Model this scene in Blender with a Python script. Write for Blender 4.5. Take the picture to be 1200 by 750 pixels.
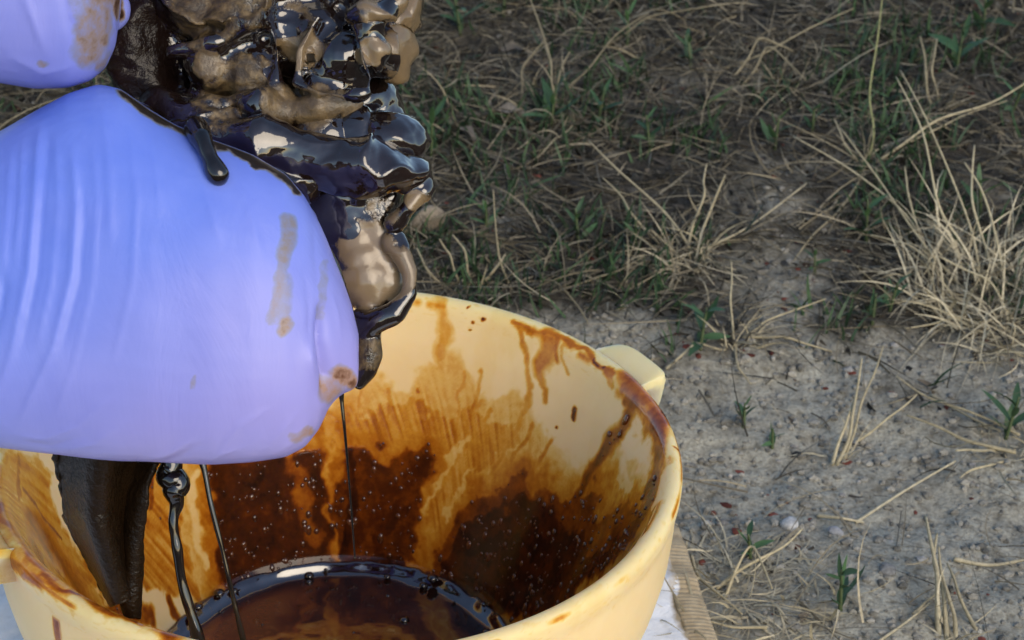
import bpy, math, random
import numpy as np

# ------------------------------------------------------------------ camera, sky, sun, exposure
scene = bpy.context.scene
for o in list(bpy.data.objects):
    bpy.data.objects.remove(o)
COL = scene.collection
rnd = random.Random(7)
rng = np.random.default_rng(11)

PITCH, ROLL, HFOV = math.radians(28.67), math.radians(-2.642), math.radians(30.0)
CAM = np.array([.0681, -.6585, .5513])
_fw = np.array([0, math.cos(PITCH), -math.sin(PITCH)])
_u0 = np.array([0, math.sin(PITCH), math.cos(PITCH)])
_r0 = np.array([1., 0, 0])
_rt = math.cos(ROLL)*_r0 - math.sin(ROLL)*_u0
_up = math.sin(ROLL)*_r0 + math.cos(ROLL)*_u0
from mathutils import Matrix, Vector
cd = bpy.data.cameras.new('camera')
cam = bpy.data.objects.new('camera', cd)
COL.objects.link(cam)
cd.sensor_width = 36
cd.lens = 18/math.tan(HFOV/2)
cd.clip_start, cd.clip_end = .01, 500
cd.dof.use_dof = True
cd.dof.focus_distance = .70
cd.dof.aperture_fstop = 30
M = Matrix(((_rt[0], _up[0], -_fw[0], CAM[0]), (_rt[1], _up[1], -_fw[1], CAM[1]), (_rt[2], _up[2], -_fw[2], CAM[2]), (0, 0, 0, 1)))
cam.matrix_world = M
scene.camera = cam

SUN_EL, SUN_AZ = math.radians(30), math.radians(146)      # azimuth clockwise from +y: behind the camera, a little to the left
w = bpy.data.worlds.new('World')
scene.world = w
w.use_nodes = True
nt = w.node_tree
bg = nt.nodes['Background']
sky = nt.nodes.new('ShaderNodeTexSky')
sky.sky_type = 'NISHITA'
sky.sun_disc = False
sky.sun_elevation = SUN_EL
sky.sun_rotation = SUN_AZ
sky.air_density = 1.0
sky.dust_density = .5
nt.links.new(sky.outputs[0], bg.inputs[0])
bg.inputs[1].default_value = .15
sl = bpy.data.lights.new('sun', 'SUN')
sun = bpy.data.objects.new('sun', sl)
COL.objects.link(sun)
sl.energy = 1.45
sl.angle = math.radians(42)
sl.color = (1.0, .84, .62)
sd = Vector((math.sin(SUN_AZ)*math.cos(SUN_EL), math.cos(SUN_AZ)*math.cos(SUN_EL), math.sin(SUN_EL)))
sun.rotation_euler = sd.to_track_quat('Z', 'Y').to_euler()
sun.location = (0, -2, 3)
vs = scene.view_settings
vs.view_transform = 'Standard'
vs.look = 'None'
vs.exposure = .62
vs.gamma = 1.0
vs.use_curve_mapping = False
scene.cycles.max_bounces = 8
scene.cycles.diffuse_bounces = 4
scene.cycles.use_adaptive_sampling = True
scene.cycles.adaptive_threshold = .02

# ------------------------------------------------------------------ helpers
FPX = 600/math.tan(HFOV/2)
def ray(px, py):
    return _fw + _rt*((px-600)/FPX) + _up*((375-py)/FPX)
def at(px, py, dep):                       # a surveyed direction and a real distance -> point in the place
    return CAM + ray(px, py)*dep
def survey(X):                             # world -> survey coordinates
    d = np.asarray(X, float) - CAM
    z = d@_fw
    return 600 + FPX*(d@_rt)/z, 375 - FPX*(d@_up)/z, z

def _hash(ix, iy, iz, seed):
    h = (ix.astype(np.int64)*374761393 + iy.astype(np.int64)*668265263 + iz.astype(np.int64)*2147483647 + seed*974711) & 0xffffffff
    h = ((h ^ (h >> 13))*1274126177) & 0xffffffff
    h = ((h ^ (h >> 16))*2246822519) & 0xffffffff
    return ((h ^ (h >> 15)) & 0xffffff)/float(0xffffff)
def vnoise(x, y, z=None, seed=0):
    x = np.asarray(x, float); y = np.asarray(y, float)
    z = np.zeros_like(x) if z is None else np.asarray(z, float)
    ix, iy, iz = np.floor(x), np.floor(y), np.floor(z)
    fx, fy, fz = x-ix, y-iy, z-iz
    fx, fy, fz = [t*t*t*(t*(t*6-15)+10) for t in (fx, fy, fz)]
    r = 0
    for dx in (0, 1):
        for dy in (0, 1):
            for dz in (0, 1):
                wgt = (fx if dx else 1-fx)*(fy if dy else 1-fy)*(fz if dz else 1-fz)
                r = r + wgt*_hash(ix+dx, iy+dy, iz+dz, seed)
    return r
def fbm(x, y, z=None, oct=4, seed=0, gain=.5):
    a, s, t = 1., 0., 0.
    x = np.asarray(x, float); y = np.asarray(y, float)
    z = np.zeros_like(x) if z is None else np.asarray(z, float)
    for k in range(oct):
        s = s + a*vnoise(x, y, z, seed+k*17); t += a
        x, y, z = x*2.03+7.1, y*2.03+3.3, z*2.03+1.7
        a *= gain
    return s/t
def sstep(a, b, x):
    t = np.clip((x-a)/(b-a), 0, 1)
    return t*t*(3-2*t)

def mesh_np(name, V, F, mats, attrs=None, smooth=True, matidx=None):
    me = bpy.data.meshes.new(name)
    V = np.asarray(V, np.float32)
    if isinstance(F, np.ndarray):
        nf, k = F.shape
        me.vertices.add(len(V)); me.vertices.foreach_set('co', V.ravel())
        me.loops.add(nf*k); me.loops.foreach_set('vertex_index', F.astype(np.int32).ravel())
        me.polygons.add(nf)
        me.polygons.foreach_set('loop_start', np.arange(0, nf*k, k, dtype=np.int32))
        me.update(calc_edges=True)
        me.validate()
    else:
        me.from_pydata([tuple(map(float, v)) for v in V], [], F)
    for m in (mats if isinstance(mats, (list, tuple)) else [mats]):
        me.materials.append(m)
    if attrs:
        for k, a in attrs.items():
            a = np.asarray(a, np.float32)
            if a.ndim == 1:
                at_ = me.attributes.new(k, 'FLOAT', 'POINT'); at_.data.foreach_set('value', a)
            else:
                at_ = me.attributes.new(k, 'FLOAT_COLOR', 'POINT')
                at_.data.foreach_set('color', np.c_[a, np.ones(len(a), np.float32)].astype(np.float32).ravel())
    if matidx is not None:
        me.polygons.foreach_set('material_index', np.asarray(matidx, np.int32))
    me.polygons.foreach_set('use_smooth', np.full(len(me.polygons), smooth))
    me.update()
    return me
def link(name, me, parent=None):
    o = bpy.data.objects.new(name, me)
    COL.objects.link(o)
    if parent is not None:
        o.parent = parent
    return o
def empty(name, loc=(0, 0, 0)):
    o = link(name, None); o.location = loc; o.empty_display_size = .02
    return o
def tag(o, label=None, cat=None, group=None, kind=None):
    for k, v in (('label', label), ('category', cat), ('group', group), ('kind', kind)):
        if v: o[k] = v
    return o
def under(root, me_V):                      # world vertices -> local of an unrotated empty
    return np.asarray(me_V, float) - np.array(root.location)

def new_mat(name):
    m = bpy.data.materials.new(name); m.use_nodes = True
    return m, m.node_tree, m.node_tree.nodes['Principled BSDF']
def N(nt, typ, **kw):
    n = nt.nodes.new(typ)
    for k, v in kw.items():
        if k.startswith('i_'):
            key = k[2:]
            n.inputs[int(key) if key.isdigit() else key].default_value = v
        else:
            setattr(n, k, v)
    return n
def ramp(nt, stops, src=None, interp='LINEAR'):
    r = nt.nodes.new('ShaderNodeValToRGB'); cr = r.color_ramp; cr.interpolation = interp
    while len(cr.elements) < len(stops): cr.elements.new(.5)
    for e, (p, c) in zip(cr.elements, stops):
        e.position = p; e.color = (c if hasattr(c, '__len__') else (c, c, c)) + (() if hasattr(c, '__len__') and len(c) == 4 else (1,))
    if src is not None: nt.links.new(src, r.inputs[0])
    return r
def noise(nt, scale, detail=4, rough=.5, vec=None, dist=0.):
    n = N(nt, 'ShaderNodeTexNoise', i_Scale=scale, i_Detail=detail, i_Roughness=rough, i_Distortion=dist)
    if vec is not None: nt.links.new(vec, n.inputs['Vector'])
    return n
def objco(nt):
    return nt.nodes.new('ShaderNodeTexCoord').outputs['Object']
def math_(nt, op, a, b=None, clamp=False):
    n = nt.nodes.new('ShaderNodeMath'); n.operation = op; n.use_clamp = clamp
    for k, v in enumerate((a, b)):
        if v is None: continue
        if isinstance(v, (int, float)): n.inputs[k].default_value = v
        else: nt.links.new(v, n.inputs[k])
    return n.outputs[0]
def mixc(nt, f, a, b, blend='MIX'):
    n = nt.nodes.new('ShaderNodeMix'); n.data_type = 'RGBA'; n.blend_type = blend
    for k, v in ((0, f), (6, a), (7, b)):
        if isinstance(v, (int, float)): n.inputs[k].default_value = v
        elif isinstance(v, tuple): n.inputs[k].default_value = v + ((1,) if len(v) == 3 else ())
        else: nt.links.new(v, n.inputs[k])
    return n.outputs[2]
def attr(nt, name):
    n = nt.nodes.new('ShaderNodeAttribute'); n.attribute_name = name
    return n
def bump(nt, h, dist, strength=1., normal=None):
    b = N(nt, 'ShaderNodeBump', i_Distance=dist, i_Strength=strength)
    nt.links.new(h, b.inputs['Height'])
    if normal is not None: nt.links.new(normal, b.inputs['Normal'])
    return b.outputs[0]

# ------------------------------------------------------------------ materials
def mat_soil():
    m, nt, p = new_mat('soil'); co = objco(nt); L = nt.links.new
    a = noise(nt, 14, 5, .6, co); b = noise(nt, 160, 4, .6, co); c = noise(nt, 520, 3, .6, co)
    base = ramp(nt, [(.3, (.275, .26, .21)), (.7, (.405, .388, .318))], a.outputs['Fac']).outputs[0]
    spk = ramp(nt, [(.32, (.58, .55, .51)), (.5, (1, 1, 1)), (.74, (1.16, 1.15, 1.12))], b.outputs['Fac']).outputs[0]
    base = mixc(nt, 1., base, spk, 'MULTIPLY')
    spk2 = ramp(nt, [(.35, (.72, .70, .68)), (.6, (1.05, 1.05, 1.05))], c.outputs['Fac']).outputs[0]
    base = mixc(nt, 1., base, spk2, 'MULTIPLY')
    humus_shade = ramp(nt, [(.3, (.016, .0135, .011)), (.75, (.05, .042, .034))], b.outputs['Fac']).outputs[0]  # dark humus that also carries painted shade of the upper ground
    veg_shade = attr(nt, 'veg_shade').outputs['Fac']
    e = noise(nt, 60, 4, .6, co)
    f = ramp(nt, [(.2, 0.), (.95, 1.)], math_(nt, 'ADD', veg_shade, math_(nt, 'MULTIPLY', math_(nt, 'SUBTRACT', e.outputs['Fac'], .5), 1.5))).outputs[0]
    L(mixc(nt, math_(nt, 'MULTIPLY', f, .9), base, humus_shade), p.inputs['Base Color'])
    p.inputs['Roughness'].default_value = .95
    p.inputs['Specular IOR Level'].default_value = .2
    h = math_(nt, 'ADD', math_(nt, 'MULTIPLY', b.outputs['Fac'], 1.), math_(nt, 'MULTIPLY', c.outputs['Fac'], .5))
    L(bump(nt, h, .0022, .7), p.inputs['Normal'])
    return m
def mat_colattr(name, rough=.7, spec=.3, trans=0., var=.25, sc=400):
    m, nt, p = new_mat(name); L = nt.links.new
    c = attr(nt, 'col').outputs['Color']
    n = noise(nt, sc, 3, .6, objco(nt))
    v = ramp(nt, [(.3, 1-var), (.7, 1+var)], n.outputs['Fac']).outputs[0]
    L(mixc(nt, 1., c, v, 'MULTIPLY'), p.inputs['Base Color'])
    p.inputs['Roughness'].default_value = rough
    p.inputs['Specular IOR Level'].default_value = spec
    return m
def mat_leaf(name, c0, c1):
    m, nt, p = new_mat(name); L = nt.links.new
    oi = nt.nodes.new('ShaderNodeObjectInfo')
    n = noise(nt, 220, 3, .6, objco(nt))
    f = math_(nt, 'ADD', math_(nt, 'MULTIPLY', oi.outputs['Random'], .6), math_(nt, 'MULTIPLY', n.outputs['Fac'], .5))
    L(ramp(nt, [(.15, c0), (.85, c1)], f).outputs[0], p.inputs['Base Color'])
    p.inputs['Roughness'].default_value = .55
    p.inputs['Specular IOR Level'].default_value = .35
    return m
def mat_basin():
    m, nt, p = new_mat('cream_plastic_oil_stained'); L = nt.links.new; co = objco(nt)
    oil = attr(nt, 'oil').outputs['Fac']
    n1 = noise(nt, 330, 4, .65, co); n2 = noise(nt, 90, 4, .6, co)
    t = math_(nt, 'ADD', oil, math_(nt, 'MULTIPLY', math_(nt, 'MULTIPLY', math_(nt, 'SUBTRACT', n1.outputs['Fac'], .5), .26), ramp(nt, [(.03, 0.), (.2, 1.)], oil).outputs[0]))
    t = math_(nt, 'ADD', t, math_(nt, 'MULTIPLY', math_(nt, 'MULTIPLY', math_(nt, 'SUBTRACT', n2.outputs['Fac'], .5), .35), ramp(nt, [(.03, 0.), (.3, 1.)], oil).outputs[0]))
    cream = (.80, .60, .335)
    scuff = noise(nt, 25, 5, .65, co)
    cr = ramp(nt, [(.35, (.775, .568, .285)), (.65, (.825, .622, .335))], scuff.outputs['Fac']).outputs[0]
    col = ramp(nt, [(.0, (.78, .575, .28)), (.07, (.75, .51, .19)), (.18, (.68, .40, .095)), (.32, (.60, .27, .025)), (.46, (.45, .145, .008)), (.62, (.25, .056, .004)), (.8, (.085, .016, .003)), (1., (.022, .006, .003))], t).outputs[0]
    L(mixc(nt, ramp(nt, [(.0, 0.), (.10, 1.)], t).outputs[0], cr, col), p.inputs['Base Color'])
    wet = ramp(nt, [(.05, 0.), (.4, 1.)], t).outputs[0]
    rgh = ramp(nt, [(0, .42), (1, .12)], wet).outputs[0]
    L(rgh, p.inputs['Roughness'])
    p.inputs['IOR'].default_value = 1.5
    p.inputs['Specular IOR Level'].default_value = .2
    L(ramp(nt, [(.1, 0.), (.5, .3), (.8, .2)], t).outputs[0], p.inputs['Coat Weight'])
    p.inputs['Coat Roughness'].default_value = .03
    p.inputs['Coat IOR'].default_value = 1.5
    p.inputs['Subsurface Weight'].default_value = .75
    p.inputs['Subsurface Radius'].default_value = (.018, .013, .006)
    p.inputs['Subsurface Scale'].default_value = 1.
    n3 = noise(nt, 40, 2, .5, co)
    h = math_(nt, 'ADD', oil, math_(nt, 'MULTIPLY', n3.outputs['Fac'], .35))
    L(bump(nt, h, .0010, .4), p.inputs['Normal']); L(bump(nt, h, .0014, .6), p.inputs['Coat Normal'])
    return m
def mat_oil(name='black_oil', col=(.006, .0035, .0025), rough=.06, bumpd=.0, coat=1.):
    m, nt, p = new_mat(name); L = nt.links.new; co = objco(nt)
    n = noise(nt, 120, 4, .6, co)
    L(ramp(nt, [(.35, col), (.75, tuple(c*2.6 for c in col))], n.outputs['Fac']).outputs[0], p.inputs['Base Color'])
    p.inputs['Roughness'].default_value = rough
    p.inputs['IOR'].default_value = 1.6
    p.inputs['Coat Weight'].default_value = coat
    p.inputs['Coat IOR'].default_value = 1.5
    p.inputs['Coat Roughness'].default_value = .03
    if bumpd:
        b = bump(nt, n.outputs['Fac'], bumpd, .6); L(b, p.inputs['Normal']); L(b, p.inputs['Coat Normal'])
    return m
def mat_rag():
    m, nt, p = new_mat('oil_soaked_cloth'); L = nt.links.new; co = objco(nt)
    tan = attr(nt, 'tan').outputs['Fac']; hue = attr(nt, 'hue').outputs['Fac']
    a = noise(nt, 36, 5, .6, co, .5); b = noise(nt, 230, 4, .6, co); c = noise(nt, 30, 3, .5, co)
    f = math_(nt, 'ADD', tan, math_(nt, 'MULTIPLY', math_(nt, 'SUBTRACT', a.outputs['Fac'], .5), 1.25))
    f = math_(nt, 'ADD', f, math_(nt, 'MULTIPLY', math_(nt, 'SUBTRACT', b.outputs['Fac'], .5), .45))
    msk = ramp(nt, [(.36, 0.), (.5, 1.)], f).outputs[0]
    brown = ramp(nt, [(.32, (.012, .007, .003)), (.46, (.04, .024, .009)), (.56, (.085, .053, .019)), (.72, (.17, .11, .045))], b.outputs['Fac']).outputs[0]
    tan_refl = ramp(nt, [(.3, (.15, .100, .050)), (.7, (.26, .185, .106))], c.outputs['Fac']).outputs[0]  # warm reflections in the oil, painted as a tan colour
    brown_refl = mixc(nt, hue, brown, tan_refl)
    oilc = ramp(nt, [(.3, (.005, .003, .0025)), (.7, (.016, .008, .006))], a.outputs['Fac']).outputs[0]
    L(mixc(nt, msk, oilc, brown_refl), p.inputs['Base Color'])
    dull = math_(nt, 'MAXIMUM', math_(nt, 'MULTIPLY', msk, math_(nt, 'SUBTRACT', 1., hue)), attr(nt, 'matte').outputs['Fac'])
    L(math_(nt, 'ADD', ramp(nt, [(0, .07), (1, .26)], msk).outputs[0], math_(nt, 'MULTIPLY', dull, .3)), p.inputs['Roughness'])
    p.inputs['IOR'].default_value = 1.5
    L(math_(nt, 'MULTIPLY', ramp(nt, [(0, 1.), (1, .35)], msk).outputs[0], math_(nt, 'SUBTRACT', 1., dull)), p.inputs['Coat Weight'])
    L(ramp(nt, [(0, .5), (1, .06)], attr(nt, 'matte').outputs['Fac']).outputs[0], p.inputs['Specular IOR Level'])
    p.inputs['Coat IOR'].default_value = 1.55
    p.inputs['Coat Roughness'].default_value = .03
    h = math_(nt, 'ADD', math_(nt, 'MULTIPLY', a.outputs['Fac'], .6), math_(nt, 'MULTIPLY', math_(nt, 'MULTIPLY', b.outputs['Fac'], dull), 2.6))
    bb = bump(nt, h, .003, .22)
    L(bb, p.inputs['Normal']); L(bb, p.inputs['Coat Normal'])
    return m
def mat_wetcloth():
    m, nt, p = new_mat('dark_wet_cloth'); L = nt.links.new; co = objco(nt)
    n = noise(nt, 60, 4, .6, co); b = noise(nt, 420, 3, .6, co)
    L(ramp(nt, [(.3, (.005, .0026, .0012)), (.75, (.016, .008, .003))], n.outputs['Fac']).outputs[0], p.inputs['Base Color'])
    p.inputs['Roughness'].default_value = .3
    p.inputs['Specular IOR Level'].default_value = .2
    L(bump(nt, b.outputs['Fac'], .0012, .6), p.inputs['Normal'])
    return m
def mat_glove():
    m, nt, p = new_mat('periwinkle_glove'); L = nt.links.new; co = objco(nt)
    st = attr(nt, 'stain').outputs['Fac']
    n = noise(nt, 40, 4, .55, co); b = noise(nt, 260, 4, .65, co)
    base = ramp(nt, [(.35, (.125, .20, .66)), (.65, (.15, .225, .69))], n.outputs['Fac']).outputs[0]
    base = mixc(nt, attr(nt, 'bounce_tint').outputs['Fac'], base, (.36, .305, .62))  # lavender paints warm bounced light into the glove colour
    s = math_(nt, 'ADD', st, math_(nt, 'MULTIPLY', math_(nt, 'SUBTRACT', b.outputs['Fac'], .5), math_(nt, 'MULTIPLY', st, 1.6)))
    s = math_(nt, 'ADD', s, math_(nt, 'MULTIPLY', math_(nt, 'SUBTRACT', n.outputs['Fac'], .5), math_(nt, 'MULTIPLY', st, 1.4)))
    c = ramp(nt, [(.0, (1, 1, 1)), (.12, (1, 1, 1)), (.3, (.95, .9, .62)), (.55, (1.1, .72, .24)), (.8, (.45, .20, .045)), (1., (.10, .04, .008))], s).outputs[0]
    L(mixc(nt, 1., base, c, 'MULTIPLY'), p.inputs['Base Color'])
    p.inputs['Roughness'].default_value = .4
    p.inputs['Specular IOR Level'].default_value = .4
    p.inputs['Subsurface Weight'].default_value = .15
    p.inputs['Subsurface Radius'].default_value = (.004, .004, .006)
    p.inputs['Subsurface Scale'].default_value = 1.
    fine = noise(nt, 900, 2, .5, co)
    wr = N(nt, 'ShaderNodeTexNoise', i_Scale=17., i_Detail=4., i_Roughness=.55, i_Distortion=1.6)
    mp = N(nt, 'ShaderNodeMapping'); mp.inputs['Scale'].default_value = (2.6, 2.6, .45); mp.inputs['Rotation'].default_value = (0, .25, 0); L(co, mp.inputs['Vector']); L(mp.outputs[0], wr.inputs['Vector'])
    L(bump(nt, math_(nt, 'ADD', math_(nt, 'MULTIPLY', wr.outputs['Fac'], 1.), math_(nt, 'MULTIPLY', fine.outputs['Fac'], .05)), .0030, .15), p.inputs['Normal'])
    return m
def mat_simple(name, c0, c1, scale, rough, bumpd=0., spec=.4):
    m, nt, p = new_mat(name); L = nt.links.new; co = objco(nt)
    n = noise(nt, scale, 5, .6, co)
    L(ramp(nt, [(.3, c0), (.7, c1)], n.outputs['Fac']).outputs[0], p.inputs['Base Color'])
    p.inputs['Roughness'].default_value = rough
    p.inputs['Specular IOR Level'].default_value = spec
    if bumpd: L(bump(nt, n.outputs['Fac'], bumpd, .7), p.inputs['Normal'])
    return m
MS, MB, MO, MR, MG = mat_soil(), mat_basin(), mat_oil(bumpd=.0006), mat_rag(), mat_glove()
MW = mat_wetcloth()
MSTRAW = mat_colattr('dry_straw', .6, .3)
MGRASS = mat_colattr('green_blade', .55, .35)
MSTONE = mat_colattr('pebble_stone', .9, .2, var=.3, sc=600)
MLEAF = mat_leaf('weed_leaf', (.022, .055, .024), (.06, .125, .045))
MSTRAND = mat_oil('oil_strand', (.004, .0025, .002), .1, coat=.15)
MDROP = mat_oil('brown_oil_bead', (.05, .014, .004), .12, coat=.2)

# ------------------------------------------------------------------ the ground
def ramp_h(y):
    y = np.asarray(y, float)
    a = np.clip(y-.15, 0, None)
    h = .20*(np.sqrt(a*a+.004)-.0632)
    top = .20*2.2
    return np.where(h > top-.1, top-.1+.1*np.tanh((h-top+.1)/.1), h)
def gh(x, y):
    x = np.asarray(x, float); y = np.asarray(y, float)
    amp = sstep(.0, .06, np.hypot(x, y)-.15)
    h = ramp_h(y) + amp*(.014*(fbm(x*9, y*9, oct=3, seed=3)-.5) + .0065*(fbm(x*45, y*45, oct=3, seed=9)-.5))
    return h
def gp(px, py, h=0.):
    r = ray(px, py); t = (h-CAM[2])/r[2]
    for k in range(30):
        X = CAM+r*t
        t = .5*t + .5*(float(gh(X[0], X[1]))+h-CAM[2])/r[2]
    return CAM+r*t
def axis(lo, hi, step, far):
    a = list(np.arange(lo, hi, step)); s = step; x = hi
    while x < far: a.append(x); s *= 1.35; x += s
    a.append(far); s = step; x = lo; b = []
    while x > -far:
        s *= 1.35; x -= s; b.append(max(x, -far))
    return np.array(b[::-1]+a)
gx, gy = axis(-.45, .55, .0032, 60), axis(-.05, .85, .0032, 60)
GX, GY = np.meshgrid(gx, gy, indexing='ij')
# bare soil spots (centre surveyed in the photograph, radii in metres); elsewhere dark humus under vegetation, with the slope's shade painted in
BARE = [(gp(px, py)[:2], rx, ry) for px, py, rx, ry in
        [(1000, 590, .13, .13), (880, 520, .10, .09), (1150, 640, .10, .13), (1120, 430, .12, .035), (890, 245, .05, .055), (925, 305, .05, .04), (870, 350, .05, .05),
         (860, 660, .08, .06), (720, 395, .05, .03), (960, 430, .09, .05), (835, 440, .05, .05), (1020, 720, .1, .1)]]
def vegmask(x, y):
    b = np.zeros_like(np.asarray(x, float))
    for c, rx, ry in BARE:
        d = np.hypot((x-c[0])/rx, (y-c[1])/ry)
        b = np.maximum(b, (1-sstep(.25, 1.7, d))*(.34 if ry in (.055, .04, .05) else .7 if ry in (.03, .035) else 1.))  # upper spots kept darker to paint in shade on the slope
    near = 1-sstep(.14, .22, np.hypot(x, y))
    n = fbm(np.asarray(x)*17, np.asarray(y)*17, oct=4, seed=21)-.5
    return np.clip(1-np.maximum(b, near)+n*1.25, 0, 1)
nx, ny = len(gx), len(gy)
I = np.arange(nx*ny).reshape(nx, ny)
F = np.stack([I[:-1, :-1], I[1:, :-1], I[1:, 1:], I[:-1, 1:]], -1).reshape(-1, 4)
GZ = gh(GX, GY)
grain = (fbm(GX*150, GY*150, oct=3, seed=31)-.5)*.0024*sstep(.15, .2, np.hypot(GX, GY))
ground = link('ground', mesh_np('ground', np.stack([GX, GY, GZ+grain], -1).reshape(-1, 3), F, MS, {'veg_shade': vegmask(GX, GY).ravel()}))
tag(ground, 'grey dry soil sloping up behind the basin', None, kind='structure')

# ------------------------------------------------------------------ basin
STAIN_POLYS = [(0.2,5.2,[(98.5,163.1),(89.5,175.6),(81.0,170.7),(76.0,186.4),(67.0,186.4),(63.0,178.3),(54.0,181.5),(41.0,167.5),(37.0,153.4),(45.0,134.0),(54.5,122.6),(74.0,103.7),(96.0,92.4),(101.5,126.4)]),(0.36,3.7,[(100.0,154.5),(80.5,162.1),(70.0,164.2),(66.5,170.2),(58.0,166.9),(51.5,166.4),(47.0,162.6),(53.5,146.9),(60.0,122.6),(65.0,98.9),(73.5,96.2),(96.0,88.6),(100.5,125.9)]),(0.78,5.6,[(99.0,148.6),(92.5,145.9),(84.0,139.9),(77.5,148.0),(71.5,144.2),(69.0,135.0),(70.5,124.2),(70.0,114.5),(72.0,103.2),(67.5,83.2),(96.0,80.5),(99.5,109.7)]),(0.7,4.4,[(67.0,82.7),(64.5,105.3),(62.0,117.2),(59.5,125.9),(52.0,132.9),(49.0,145.9),(44.5,148.6),(40.5,145.3),(34.5,154.0),(26.0,152.9),(22.5,166.4),(16.5,176.1),(14.5,162.6),(8.0,185.8),(-3.5,195.0),(-14.0,193.4),(2.5,144.8),(17.0,110.7),(28.0,87.5),(51.5,82.1)]),(0.93,5.9,[(64.0,75.6),(62.5,100.5),(59.0,114.5),(51.0,126.9),(43.5,143.7),(34.0,144.2),(18.0,149.1),(7.0,155.6),(3.5,145.3),(17.0,110.7),(28.0,87.5),(51.5,82.1)]),(0.86,5.6,[(130.5,153.4),(118.0,138.8),(99.0,142.6),(98.0,109.1),(94.5,77.2),(116.5,77.2),(139.5,78.3),(135.5,106.4)]),(0.42,3.0,[(152.5,162.1),(137.5,149.1),(143.0,111.8),(143.5,83.2),(-109.0,218.8),(-116.5,213.9),(163.5,130.7)]),(0.34,3.0,[(-172.0,215.5),(175.0,187.4),(-176.5,166.9),(-180.0,124.2),(-109.0,219.3),(-116.0,220.9),(-132.0,219.3),(-148.5,223.6)])]
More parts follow.
